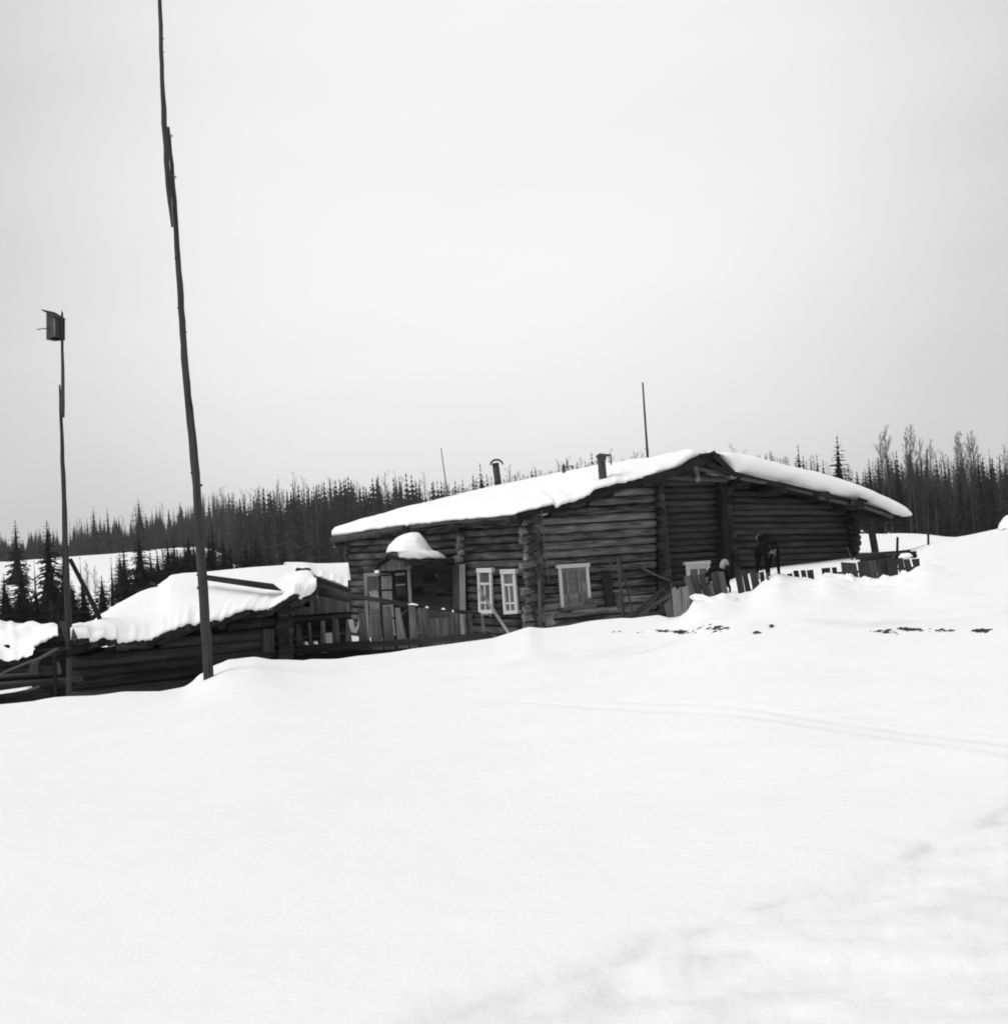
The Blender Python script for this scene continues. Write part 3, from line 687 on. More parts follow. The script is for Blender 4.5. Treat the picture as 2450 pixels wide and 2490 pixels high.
# side wall of the porch: planks with two dark openings
for i in range(10):
    v = 1374+i*11.0
    for (a, b) in ((1000, 1030), (1030, 1062), (1062, 1099)):
        if (i in (2, 3) and a == 1030) or (i in (5, 6) and a in (1000, 1062)): continue
        px_slab('plank', [(a, v), (b, v-.8), (b+.3, v+9.8), (a+.3, v+10.4)], PP, .05+random.random()*.02, MT['dark_board'], porch)
for i in range(8):
    v = 1484+i*10
    px_slab('plank', [(1002, v), (1099, v-2), (1100, v+8), (1002, v+9)], PP, .07, MT['board'], porch)
px_slab('corner_board', [(1099, 1376), (1115, 1374), (1118, 1556), (1103, 1560)], PP, .16, MT['board'], porch)
px_slab('corner_board', [(1116, 1373), (1130, 1372), (1133, 1552), (1119, 1556)], PP, .18, MT['gable_board'], porch)
o = puff('porch_snow', [(938, 1344), (944, 1327), (964, 1307), (981, 1299), (1000, 1294), (1018, 1297), (1031, 1309), (1040, 1324), (1052, 1339), (1067, 1342), (1081, 1351), (1089, 1361), (1075, 1363), (1056, 1360), (1037, 1364), (1029, 1367), (1010, 1362), (1004, 1365), (968, 1355), (966, 1342), (958, 1336), (947, 1342)], DP-.1, .7, 'roof_snow', 'rounded cap of snow on the small porch roof', 'snow', noise=.06)
px_slab('snow_bit', [(910, 1388), (920, 1386), (921, 1393), (911, 1394)], PP, .2, MT['roof_snow'], porch)

# ------------------------------------------------------------------ masts, tall pole and birdhouse
o = px_log('mast', 1575, 1122, 1562, 930, 6, 3.6, 54, None, MT['pole_wood'], None, bend=.01, segs=5); tag(o, 'thin dark mast rising behind the roof beside the square chimney', 'mast')
o = px_log('mast', 1094, 1235, 1072, 1090, 3.6, 2.2, 66, None, MT['pale_board'], None, bend=.01, segs=5); tag(o, 'thin pale leaning mast in front of the forest left of the chimneys', 'mast')
def crooked(name, pts, d, mat, parent, label=None, sides=10, knots=14):
    """pts: (u, v, width px); adds knots and slight bends"""
    P = []; R = []
    for (a, b) in zip(pts[:-1], pts[1:]):
        n = max(2, int(abs(b[1]-a[1])/28))
        for i in range(n):
            t = i/n; P.append(at(a[0]+(b[0]-a[0])*t+random.uniform(-.8, .8), a[1]+(b[1]-a[1])*t, d)); R.append((a[2]+(b[2]-a[2])*t)/2*d/F*random.uniform(.94, 1.07))
    P.append(at(pts[-1][0], pts[-1][1], d)); R.append(pts[-1][2]/2*d/F)
    V, Fc, UV = tube_geo(P, R, sides, .03)
    for k in range(knots):
        i = random.randrange(1, len(P)-1); a = random.uniform(0, 6.28); r = R[i]
        c = P[i]+Vector((math.cos(a), math.sin(a), 0))*r*.9
        tube_geo([c, c+Vector((math.cos(a), math.sin(a), .3))*r*random.uniform(.3, .6)], [r*.35, r*.2], 5, 0, True, V, Fc, UV)
    o = mkobj(name, V, Fc, mat, parent, uvs=UV, smooth=True)
    if label: o['label'] = label
    return o
DT = 20.2
tp = thing('tall_pole', at(506, 1650, DT), 'very tall spliced wooden pole standing beside the snowy shed', 'pole')
crooked('lower_pole', [(409, 309, 6), (418, 400, 10), (431, 600, 13.5), (451, 900, 17), (476, 1150, 20), (492, 1400, 22.5), (508, 1660, 25)], DT, MT['pole_wood'], tp, knots=16)
crooked('upper_pole', [(385, -160, 8), (389, 0, 9.5), (394, 190, 11), (400, 300, 13), (410, 450, 13), (419, 552, 5)], DT-.11, MT['pole_wood'], tp, knots=8)
for (u, v) in ((404, 330), (413, 430)):
    c = at(u+4, v, DT-.05); V, Fc, UV = tube_geo([c+Vector((math.cos(a)*.065, math.sin(a)*.11, .008*math.sin(a*2))) for a in np.linspace(0, 2*math.pi, 13)], [.007]*13, 5); mkobj('wire_binding', V, Fc, MT['iron'], tp, uvs=UV)
DB = 23.0
bp = thing('birdhouse_pole', at(168, 1700, DB-1.5), 'thin spliced wooden pole carrying the birdhouse', 'pole')
crooked('lower_pole', [(146, 936, 4), (149, 1000, 8), (154, 1150, 10), (160, 1330, 13), (167, 1500, 16), (169, 1580, 16)], DB, MT['pole_wood'], bp, knots=6)
crooked('upper_pole', [(152, 760, 5), (152, 850, 7), (153, 930, 9), (153, 1015, 9)], DB-.07, MT['pole_wood'], bp, knots=3)
crooked('pole_foot', [(167, 1600, 13), (169, 1720, 14)], 20.3, MT['pole_wood'], bp, knots=0)
c = at(168, 1652, 20.3); V, Fc, UV = tube_geo([c+Vector((math.cos(a)*.045, math.sin(a)*.045, 0)) for a in np.linspace(0, 2*math.pi, 11)], [.006]*11, 4); mkobj('wire_binding', V, Fc, MT['iron'], bp, uvs=UV)
px_log('brace', 172, 1362, 250, 1520, 11, 12, DB+.2, DB+2, MT['dark_board'], bp)
# birdhouse
bh = thing('birdhouse', at(134, 832, DB), 'small wooden birdhouse with sloping lid and perch on a pole', 'birdhouse')
dB = DB-.25
A_ = [(112, 762), (131, 770), (133, 819), (112, 825)]
def bpt(u, v, dd=0): return at(u, v, dB+dd)
def facebox(name, pts, mat): return slab(name, pts, (0, .012, 0), mat, bh)
fl, fr, bkr = (113, 0.05), (132, -.08), (158, .10)   # left edge, near edge, right edge (u, extra depth)
slab('front_board', [bpt(113, 762, .08), bpt(132, 770, -.06), bpt(133, 818, -.06), bpt(113, 826, .08)], (.01, .014, 0), MT['board'], bh)
slab('side_board', [bpt(133, 770, -.06), bpt(145, 772, 0), bpt(145, 822, 0), bpt(134, 819, -.06)], (-.006, .014, 0), MT['pole_wood'], bh)
slab('side_board', [bpt(146, 772, .005), bpt(158, 776, .07), bpt(158, 828, .07), bpt(146, 823, .005)], (-.006, .014, 0), MT['pole_wood'], bh)
slab('back_board', [bpt(113, 762, .09), bpt(140, 766, .2), bpt(140, 822, .2), bpt(113, 826, .09)], (0, .014, 0), MT['pole_wood'], bh)
slab('back_board', [bpt(140, 766, .2), bpt(158, 776, .085), bpt(158, 828, .085), bpt(140, 822, .2)], (0, .014, 0), MT['pole_wood'], bh)
slab('lid', [bpt(101, 754, .07), bpt(130, 771, -.11), bpt(160, 777, .09), bpt(134, 761, .24)], (0, 0, .014), MT['board'], bh)
slab('floor_board', [bpt(113, 826, .08), bpt(134, 830, -.07), bpt(158, 828, .07), bpt(136, 822, .2)], (0, 0, .014), MT['board'], bh)
px_log('perch', 90, 801, 128, 797, 2.2, 2.6, dB-.05, dB, MT['pole_wood'], bh, bend=0)
px_slab('edge_strip', [(130, 774), (134, 775), (135, 818), (132, 818)], dB-.085, .01, MT['pale_board'], bh)
px_log('pole_peg', 152, 772, 151, 754, 4, 1.5, DB-.1, None, MT['pole_wood'], bh, bend=0)

# ------------------------------------------------------------------ left log shed
DS = 24.0
PSH = Plane(60, 23.0, 690, 25.5, 1600)
shed = thing('log_shed', PSH.hit(420, 1690), 'low dark log shed with jagged plank eaves under deep snow', 'shed')
def eave_s(u): return float(np.interp(u, [60, 140, 200, 284, 355, 402, 449, 537, 600, 660, 700, 720], [1610, 1592, 1580, 1575, 1572, 1552, 1534, 1522, 1500, 1490, 1470, 1455]))
def upx(w):
    q = w-EYE; x, y, zf = q.dot(RIGHT), q.dot(UP), q.dot(fwd); return CU+F*x/zf, CV-F*y/zf
zt = .9; k = 0
while zt > -1.15:
    def endp(uu):
        vv = 1600
        for _ in range(5): h = PSH.hit(uu, vv); vv -= (zt-h.z)*F/h.y
        return PSH.hit(uu, vv)
    a, b = endp(172), endp(688); ok = []
    for i in range(61):
        pu, pv = upx(a.lerp(b, i/60)); ok.append(pv-4 > eave_s(pu))
    if any(ok):
        i0 = ok.index(True); p = a.lerp(b, i0/60); dr_ = (b-p).normalized()
        if (b-p).length > .4: log('log', p, b+dr_*random.uniform(.08, .25), .1*random.uniform(.9, 1.1), .095, MT['shed_log'], shed, sides=9, segs=6, bend=.012, wob=.08)
    zt -= .185
slab('dark_backing', [PSH.hit(u, v, -.08) for u, v in ((150, 1580), (290, 1572), (400, 1546), (540, 1513), (610, 1488), (690, 1468), (692, 1640), (150, 1740))], (0, .06, 0), MT['inner_dark'], shed)  # added near-black sheet keeps the gaps between the logs dark
for i in range(8):
    p = PSH.hit(690+i*.8, 1466+i*19, 0); rr = .1*random.uniform(.85, 1.15)
    log('log_end', p+Vector((0, .3, 0)), p+Vector((random.uniform(-.03, .03), -.28*random.uniform(.7, 1.2), 0)), rr, rr, MT['shed_log'], shed, sides=9, segs=1, bend=0)
b0 = PSH.hit(690, 1560)
for i in range(9): log('log', Vector((b0.x-.1, b0.y+.1, -1+i*.19)), Vector(((b0.x-.1)*1.22-.15, b0.y*1.22, -1+i*.19)), .095, .095, MT['shed_log'], shed, segs=2)
px_slab('plank_patch', [(641, 1530), (667, 1528), (667, 1585), (641, 1587)], PSH, .16, MT['pole_wood'], shed)
for (a, b, w) in (((140, 1584), (218, 1550), 9), ((180, 1577), (256, 1554), 8), ((165, 1590), (285, 1556), 11), ((255, 1580), (310, 1565), 8), ((225, 1596), (355, 1566), 7), ((300, 1580), (404, 1547), 10), ((385, 1556), (476, 1519), 10), ((380, 1566), (470, 1532), 7),
                  ((455, 1530), (540, 1514), 9), ((525, 1522), (608, 1486), 9), ((560, 1504), (625, 1492), 8), ((590, 1504), (662, 1482), 9), ((640, 1494), (690, 1464), 9), ((675, 1474), (722, 1448), 8), ((700, 1485), (718, 1484), 7)):
    px_board('eave_plank_and_fill', *a, *b, w, np.interp(a[0], [60, 690], [22.6, 25.0]), np.interp(b[0], [60, 720], [22.6, 25.2]), 1.2, MT['shed_log'], shed)
dl = lambda u: float(np.interp(u, [150, 720, 770], [22.5, 25.2, 26.5])); dh = lambda u: float(np.interp(u, [170, 250, 416, 760], [24.5, 26.5, 30, 34]))
loS = [(172, 1556), (187, 1553), (217, 1547), (219, 1561), (236, 1556), (255, 1552), (262, 1556), (284, 1552), (285, 1566), (310, 1564), (355, 1560), (402, 1539), (449, 1521), (462, 1517), (474, 1520), (482, 1515), (530, 1510), (536, 1515), (547, 1502), (575, 1490), (600, 1483), (625, 1489), (660, 1480), (684, 1463), (717, 1443), (731, 1456), (755, 1443), (766, 1433), (770, 1424)]
hiS = [(178, 1528), (203, 1519), (228, 1516), (246, 1497), (284, 1469), (338, 1440), (388, 1420), (402, 1409), (416, 1398), (449, 1393), (494, 1391), (551, 1385), (613, 1379), (690, 1374), (742, 1377), (756, 1388), (764, 1402), (770, 1418)]
lo = resample([at(u, v, dl(u)) for u, v in loS], 170); hi = resample([at(u, v, dh(u) if u < 745 else float(np.interp(v, [1377, 1424], [33, 26.8]))) for u, v in hiS], 170)
# match columns by screen position so the blanket stays tidy
snow_sheet('shed_snow', lo, hi, .16, 'deep white snow covering the left log shed roof', noise=.05, rows=16, under=.9, front=.6)
for (a, b) in zip(loS[:-2], loS[1:-1]):
    u1_ = b[0]+(2 if b[0] < 730 else 0)
    if b[0]-a[0] < 2: continue
    px_slab('eave_plank_and_fill', [(a[0]-2, a[1]-4, dl(a[0])+.12), (u1_, b[1]-4, dl(b[0])+.12), (u1_, b[1]+random.uniform(12, 18), dl(b[0])+.12), (a[0]-2, a[1]+random.uniform(12, 18), dl(a[0])+.12)], 24, .5, MT['shed_log'], shed)  # dark fill strips added to close white gaps below the snow edge
for i in range(18):                              # roof boards under the snow
    a, b = i/18, (i+.96)/18
    f = lambda arr, t: arr[min(int(t*169), 169)]
    slab('roof_board', [f(lo, a)-Vector((0, -.15, .05)), f(lo, b)-Vector((0, -.15, .05)), f(hi, b)-Vector((0, 0, .12)), f(hi, a)-Vector((0, 0, .12))], (0, 0, -.04), MT['shed_log'], shed)
o = px_slab('roof_plank', [(476, 1397, 27.5), (482, 1396, 27.5), (662, 1420, 25.6), (683, 1437, 25.4), (640, 1432, 25.6), (500, 1411, 27.2), (485, 1407, 27.4)], 26, .14, MT['pole_wood']); tag(o, 'long dark plank lying on the snow of the shed roof', 'plank')
# small peaked vent frame behind the roof edge
vf = thing('vent_frame', at(365, 1448, 29), 'small dark peaked wooden frame poking from the shed snow', 'frame')
px_board('rafter', 338, 1452, 362, 1418, 5, 28.6, None, .3, MT['dark_board'], vf); px_board('rafter', 360, 1418, 386, 1434, 6, 28.6, None, .3, MT['dark_board'], vf)
px_slab('panel', [(342, 1448), (362, 1420), (382, 1432), (376, 1440)], 28.7, .1, MT['pole_wood'], vf); px_board('ridge_board', 385, 1412, 420, 1403, 4, 29.5, None, .4, MT['dark_board'], vf)
# boarded gable behind the shed
gb = thing('boarded_barn', at(770, 1600, 31.5), 'small barn with a gable of vertical boards beside the porch', 'barn')
DGB = 31.5
def gtop(u): return float(np.interp(u, [700, 745, 770, 850], [1452, 1444, 1448, 1462]))
for i in range(17):
    u = 701+i*8.8
    t = gtop(u)
    if 730 < u < 752: px_slab('wall_board', [(u, 1476), (u+8, 1476), (u+9.5, 1497-i*.5), (u+1.5, 1497.5-i*.5)], DGB, .03, MT['gable_board'], gb)
    else: px_slab('wall_board', [(u-1, t), (u+7, t), (u+9.5, 1497-i*.6), (u+1.5, 1497.6-i*.6)], DGB+random.uniform(-.02, .02), .03, MT['gable_board'], gb)
px_slab('dark_backing', [(696, 1452), (745, 1440), (852, 1460), (854, 1520), (700, 1528)], DGB+.25, .05, MT['inner_dark'], gb)  # added near-black sheet darkens the gaps between the gable boards
px_slab('window_dark_sheet', [(728, 1444), (752, 1444), (755, 1478), (732, 1479)], DGB+.15, .05, MT['inner_dark'], gb)  # near-black sheet standing for the darkness inside the opening
px_board('window_sash', 732, 1470, 753, 1455, 2, DGB+.1, None, .02, MT['board'], gb)
px_board('sill_beam', 700, 1508, 848, 1497, 9, DGB-.1, None, .15, MT['pole_wood'], gb)
px_board('lower_beam', 706, 1522, 846, 1508, 5, DGB-.05, None, .15, MT['dark_board'], gb)
for i in range(7): px_log('log', 700, 1524+i*14, 850, 1510+i*14, 12, 12, DGB+.4, None, MT['shed_log'], gb)
px_slab('dark_backing', [(700, 1500), (850, 1490), (852, 1605), (700, 1615)], DGB+.65, .1, MT['inner_dark'], gb)  # added near-black sheet behind the lower logs
for (q, w, m) in (((722, 1391, 850, 1437), 10, 'pole_wood'), ((724, 1402, 850, 1444), 14, 'board'), ((735, 1430, 852, 1456), 20, 'pole_wood'), ((742, 1418, 850, 1448), 16, 'pole_wood')):
    px_board('rake_board', *q, w, DGB-.5, DGB-.9, .25, MT[m], gb)
px_log('ridge_log', 724, 1386, 750, 1388, 12, 15, DGB-.7, DGB+.2, MT['shed_log'], gb)
px_board('ridge_splinter', 722, 1397, 748, 1400, 4, DGB-.6, None, .05, MT['shed_log'], gb)
lo = resample([at(u, v, 32.5) for u, v in ((700, 1384), (745, 1386), (765, 1398), (800, 1412), (846, 1428))], 50); hi = resample([at(u, v, 39) for u, v in ((690, 1373), (760, 1371), (847, 1368))], 50)
snow_sheet('barn_snow', lo, hi, .12, 'smooth snow on the barn roof next to the house corner', noise=.02)
# laundry / white rags on the yard behind the fence
for q, l in (([(844, 1507), (858, 1507), (862, 1528), (870, 1520), (872, 1505), (876, 1515), (866, 1540), (854, 1537)], 'white rag hanging behind the fence near the house corner'),
             ([(791, 1540), (806, 1538), (808, 1566), (794, 1570)], 'white cloth showing between the fence boards by the barn')):
    o = px_slab('rag', q, 29.5, .03, MT['cloth']); tag(o, l, 'cloth')
for (u, v, l) in ((744, 1566, 'small snow lump on the fence rail, left one'), (767, 1566, 'larger snow lump on the fence rail by the white cloth')):
    puff('snow_lump', [(u-5, v-6), (u+3, v-6), (u+7, v+4), (u+4, v+9), (u-4, v+8)], 28.6, .12, 'roof_snow', l, 'snow', n=20, rings=4)

# ------------------------------------------------------------------ left edge: woodshed and log rails
ws = thing('woodshed', at(60, 1700, 27), 'low dark log woodshed under lumpy snow at the left edge', 'shed')
for i in range(9): px_log('log', -240, 1628+i*15, 180, 1604+i*15, 16, 16, 27, None, MT['shed_log'], ws, segs=4)
px_slab('dark_backing', [(-240, 1612), (140, 1575), (190, 1590), (190, 1745), (-240, 1760)], 27.3, .1, MT['inner_dark'], ws)  # added near-black sheet keeps the space behind the logs dark
for (a, b, w) in (((84, 1566), (170, 1554), 7), ((96, 1560), (142, 1548), 5), ((84, 1562), (92, 1600), 4), ((0, 1612), (80, 1606), 12), ((44, 1606), (70, 1600), 6), ((88, 1574), (172, 1562), 6), ((88, 1584), (176, 1572), 9), ((90, 1596), (178, 1584), 9)):
    px_board('plank', *a, *b, w, 25.6, None, .8, MT['shed_log'], ws)
px_slab('plank', [(72, 1615), (95, 1607), (90, 1640), (66, 1636)], 25, .05, MT['pole_wood'], ws)
px_slab('plank', [(137, 1610), (143, 1610), (152, 1636), (137, 1640)], 25, .05, MT['board'], ws)
px_slab('plank', [(100, 1618), (128, 1620), (128, 1640), (104, 1642)], 25.2, .05, MT['pole_wood'], ws)
lo = resample([at(u, v, 25.3) for u, v in ((-260, 1640), (-120, 1622), (0, 1604), (20, 1607), (44, 1606), (55, 1600), (68, 1601), (80, 1594), (82, 1570), (98, 1558), (141, 1547))], 110)
hi = resample([at(u, v, 28.5) for u, v in ((-260, 1535), (-120, 1515), (0, 1507), (16, 1512), (28, 1509), (39, 1515), (66, 1516), (79, 1519), (92, 1524), (107, 1528), (126, 1527), (137, 1530), (142, 1542))], 110)
snow_sheet('woodshed_snow', lo, hi, .1, 'lumpy snow on the woodshed at the left edge', noise=.22)
puff('dark_lump', [(9, 1569), (20, 1567), (26, 1571), (23, 1577), (16, 1574)], 25.2, .06, 'inner_dark', 'small dark lump in the woodshed snow', 'log end', n=16, rings=3)  # near-black lump set into the snow face
lr_ = thing('log_rails', at(60, 1705, 20.5), 'stack of rough horizontal rails beside the birdhouse pole', 'fence')
for (a, b, w, m, dd) in (((-160, 1660), (95, 1638), 8, 'board', 20.6), ((-160, 1676), (200, 1650), 13, 'shed_log', 20.9), ((-160, 1692), (190, 1664), 13, 'shed_log', 20.7), ((-160, 1725), (120, 1692), 15, 'shed_log', 20.5), ((60, 1681), (96, 1669), 6, 'board', 20.4), ((-160, 1706), (110, 1680), 9, 'shed_log', 20.9), ((-160, 1712), (-5, 1640), 4, 'board', 20.2), ((0, 1640), (100, 1598), 5, 'board', 20.2), ((78, 1610), (142, 1577), 8, 'board', 20.2)):
    px_log('rail', *a, *b, w, w, dd, None, MT[m], lr_, segs=3)
px_log('rail_post', 132, 1590, 135, 1700, 9, 9, 20.3, None, MT['shed_log'], lr_)
o = px_slab('snow_strip', [(-160, 1704), (66, 1672), (68, 1676), (40, 1682), (-160, 1711)], 20.3, .2, MT['roof_snow']); tag(o, 'narrow strip of snow lying on a rail at the left edge', 'snow')
pc = thing('pole_clamp', at(168, 1600, 22.5), 'two short boards wedged around the birdhouse pole', 'boards')
px_slab('board', [(143, 1511), (158, 1511), (168, 1560), (160, 1560)], 22.6, .04, MT['pole_wood'], pc)
px_slab('board', [(177, 1528), (188, 1553), (182, 1560), (174, 1556)], 22.6, .04, MT['pole_wood'], pc)

# ------------------------------------------------------------------ fences
fA = thing('picket_fence', at(950, 1590, 27), 'grey plank fence with gaps in front of the porch', 'fence')
for (u0, v0, w0, u1, v1, w1) in ((726, 1519, 10, 729, 1578, 15), (752, 1516, 7, 755, 1574, 9), (784, 1510, 10, 787, 1574, 13), (815, 1503, 14, 819, 1570, 20), (844, 1508, 5, 850, 1565, 20), (880, 1490, 14, 886, 1566, 28),
                                 (911, 1480, 20, 918, 1566, 26), (941, 1474, 20, 948, 1565, 24), (966, 1478, 12, 980, 1562, 26), (1001, 1474, 16, 1007, 1562, 20), (1028, 1478, 22, 1038, 1558, 28), (1046, 1505, 12, 1050, 1556, 18), (1066, 1505, 18, 1070, 1555, 26), (1084, 1502, 12, 1089, 1552, 18),
                                 (1106, 1490, 22, 1110, 1550, 24), (1128, 1496, 6, 1134, 1552, 7), (1141, 1490, 10, 1146, 1552, 14)):
    px_slab('board', [(u0-w0/2, v0+random.uniform(-2, 2)), (u0+w0/2, v0+random.uniform(-2, 2)), (u1+w1/2, v1+14), (u1-w1/2, v1+14)], 27+random.uniform(-.04, .04), .03, MT['fence_board'], fA)
for (a, b, w, dd, m) in (((690, 1583), (900, 1567), 20, 26.8, 'dark_board'), ((895, 1569), (1195, 1545), 15, 26.8, 'pole_wood'), ((690, 1600), (900, 1588), 26, 27.3, 'dark_board'), ((880, 1588), (1200, 1562), 28, 27.3, 'dark_board'), ((846, 1447), (1000, 1473), 11, 27.6, 'pole_wood'), ((985, 1471), (1168, 1494), 9, 27.2, 'pole_wood')):
    px_board('rail', *a, *b, w, dd, None, .08, MT[m], fA)
px_board('brace', 972, 1500, 992, 1480, 3, 27.3, None, .02, MT['board'], fA)
for k, (u, v, w) in enumerate(((1004, 1469, 26), (1038, 1476, 8), (1078, 1480, 9), (1101, 1485, 5))):
    puff('rail_snow', [(u-w/2, v), (u, v-2.5), (u+w/2, v+1), (u+w/2, v+3.5), (u-w/2, v+2)], 27.1, .05, 'roof_snow', ['long thin streak', 'left small bit', 'right small bit', 'last tiny bit'][k]+' of snow on the sloping fence rail', 'snow', n=16, rings=3)
o = px_board('leaning_plank', 1164, 1432, 1238, 1542, 7, 28, 25.6, .03, MT['pale_board']); tag(o, 'pale plank leaning diagonally across the left narrow window', 'plank')
tb = thing('post_with_crossbar', at(1176, 1552, 27.5), 'pale post with a small crossbar under the left narrow window', 'post')
px_board('post', 1171, 1494, 1178, 1556, 8, 27.5, None, .04, MT['pale_board'], tb); px_board('crossbar', 1156, 1493, 1194, 1495, 4, 27.4, None, .04, MT['pale_board'], tb); px_board('peg', 1158, 1500, 1164, 1490, 4, 27.4, None, .03, MT['pale_board'], tb); px_board('peg', 1187, 1492, 1194, 1500, 5, 27.4, None, .03, MT['pale_board'], tb)
st = thing('tall_stake', at(1313, 1526, 30), 'thin tall pole standing against the house corner', 'stake')
px_log('lower_stake', 1314, 1535, 1311, 1408, 9, 7, 33, None, MT['board'], st, bend=.005); px_log('upper_stake', 1334, 1415, 1316, 1242, 3, 2.6, 38, 38.5, MT['board'], st, bend=.005)
ld = thing('trestle', at(1520, 1500, 32), 'thin wooden ladder trestle standing by the house wall', 'ladder')
px_log('leg', 1502, 1355, 1516, 1505, 7, 9, 30, 30, MT['pole_wood'], ld, bend=.004); px_log('leg', 1506, 1360, 1540, 1496, 4, 5, 30.5, 31.5, MT['pole_wood'], ld, bend=.004); px_log('leg', 1500, 1358, 1480, 1372, 2.5, 2.5, 31, 33, MT['pole_wood'], ld)
for (a, b) in (((1507, 1382), (1522, 1380)), ((1510, 1412), (1524, 1410)), ((1511, 1445), (1532, 1442))): px_log('rung', *a, *b, 3.5, 3.5, 30.2, 31, MT['pole_wood'], ld)
for k, (a, b, w, l) in enumerate((((1612, 1432), (1530, 1505), 9, 'upper'), ((1634, 1444), (1545, 1500), 11, 'lower'), ((1596, 1447), (1560, 1490), 8, 'short'), ((1650, 1452), (1590, 1496), 8, 'right'))):
    o = px_log('leaning_log', *a, *b, w, w, 30+k*.3, 28+k*.3, MT['pole_wood'], None); tag(o, l+' log of the pile leaning beside the broken fence', 'log')
o = px_log('leaning_log', 1562, 1382, 1630, 1412, 5, 5, 34, 31, MT['pole_wood']); tag(o, 'thin pole sloping from the wall down to the broken fence', 'log')
px_log('yard_block', 1334, 1505, 1340, 1520, 20, 24, 34, None, MT['log'], None); tag(bpy.data.objects['yard_block'], 'short wooden block standing at the foot of the house corner', 'block')

fB = thing('broken_fence', at(1700, 1480, 23), 'broken fence of wide weathered boards with a dog behind', 'fence')
for q, m in (([(1614, 1470), (1630, 1455), (1642, 1500), (1622, 1502)], 'board'), ([(1633, 1434), (1640, 1426), (1646, 1436), (1655, 1426), (1660, 1500), (1638, 1500)], 'pale_board'), ([(1657, 1428), (1672, 1424), (1680, 1495), (1661, 1498)], 'pale_board'),
             ([(1662, 1402), (1676, 1400), (1696, 1458), (1680, 1470)], 'board'), ([(1676, 1398), (1695, 1397), (1712, 1462), (1692, 1462)], 'board'), ([(1697, 1397), (1712, 1397), (1728, 1462), (1713, 1463)], 'pole_wood'), ([(1718, 1424), (1730, 1418), (1742, 1460), (1728, 1462)], 'board'),
             ([(1728, 1394), (1745, 1388), (1762, 1462), (1738, 1462)], 'board'), ([(1746, 1390), (1759, 1390), (1774, 1462), (1760, 1462)], 'board')):
    px_slab('board', q, 22.6+random.uniform(-.1, .1), .03, MT[m], fB)
px_board('rail', 1680, 1428, 1770, 1424, 5, 22.9, None, .05, MT['dark_board'], fB)
px_slab('dark_void_sheet', [(1672, 1440), (1700, 1452), (1702, 1482), (1672, 1495)], 23.1, .03, MT['dark_board'], fB)  # dark sheet standing for the shaded void under the overhanging snow
fC = thing('picket_fence', at(1900, 1440, 22), 'half buried dark picket fence crossing the snow below the barn', 'fence')
for q in ([(1785, 1388), (1801, 1387), (1815, 1465), (1799, 1465)], [(1802, 1387), (1815, 1387), (1830, 1460), (1817, 1462)], [(1821, 1387), (1837, 1386), (1852, 1440), (1833, 1450)], [(1846, 1392), (1856, 1390), (1862, 1430), (1851, 1434)], [(1864, 1406), (1876, 1405), (1880, 1425), (1866, 1426)],
          [(1896, 1397), (1909, 1396), (1914, 1428), (1901, 1428)], [(1913, 1396), (1925, 1394), (1932, 1430), (1919, 1430)], [(1928, 1388), (1940, 1387), (1949, 1430), (1937, 1430)], [(1946, 1387), (1957, 1386), (1966, 1430), (1955, 1430)], [(1961, 1387), (1976, 1385), (1982, 1428), (1969, 1430)],
          [(1997, 1382), (2017, 1380), (2020, 1415), (2001, 1412)], [(2022, 1380), (2033, 1379), (2037, 1412), (2026, 1412)], [(2044, 1367), (2080, 1369), (2090, 1420), (2050, 1420)],
          [(2084, 1366), (2108, 1364), (2114, 1418), (2092, 1420)], [(2109, 1364), (2130, 1362), (2134, 1418), (2115, 1418)], [(2131, 1361), (2155, 1359), (2160, 1418), (2136, 1418)], [(2156, 1358), (2180, 1358), (2184, 1412), (2161, 1415)],
          [(2180, 1360), (2194, 1358), (2204, 1410), (2190, 1410)], [(2196, 1360), (2210, 1359), (2222, 1402), (2206, 1406)], [(2216, 1360), (2234, 1358), (2236, 1382), (2222, 1384)]):
    px_slab('board', q, 21.9+random.uniform(-.06, .06), .03, MT['pole_wood'], fC)
px_board('rail', 1862, 1404, 1895, 1400, 5, 22.1, None, .05, MT['dark_board'], fC)
px_board('rail', 2030, 1394, 2230, 1380, 5, 22.1, None, .05, MT['dark_board'], fC)
# pile and posts behind the right fence
pl_ = thing('log_pile', at(2150, 1365, 30), 'low dark pile of logs and poles behind the right fence', 'log pile')
for (a, b, w) in (((2080, 1356), (2220, 1346), 11), ((2084, 1348), (2212, 1340), 8), ((2090, 1363), (2225, 1352), 10), ((2150, 1350), (2226, 1344), 9), ((2200, 1343), (2228, 1352), 7)): px_log('log', *a, *b, w, w, 28, None, MT['shed_log'], pl_)
puff('pile_snow', [(2180, 1357), (2190, 1346), (2206, 1344), (2216, 1352), (2206, 1358)], 27.8, .2, 'roof_snow', 'small white snow lump on the log pile behind the right fence', 'snow', n=20, rings=4)
o = px_log('stake', 2181, 1306, 2180, 1362, 6, 7, 27.8, None, MT['dark_board']); tag(o, 'short upright stake in the log pile behind the right fence', 'stake')
o = px_log('stake', 2178, 1345, 2164, 1364, 4, 4, 27.6, None, MT['board']); tag(o, 'small pale stick leaning on the log pile stake', 'stick')
o = px_log('utility_post', 2252, 1092, 2256, 1325, 3.5, 6, 41, None, MT['pole_wood'], None, bend=.004); tag(o, 'thin bare post standing in snow before the right forest', 'post')
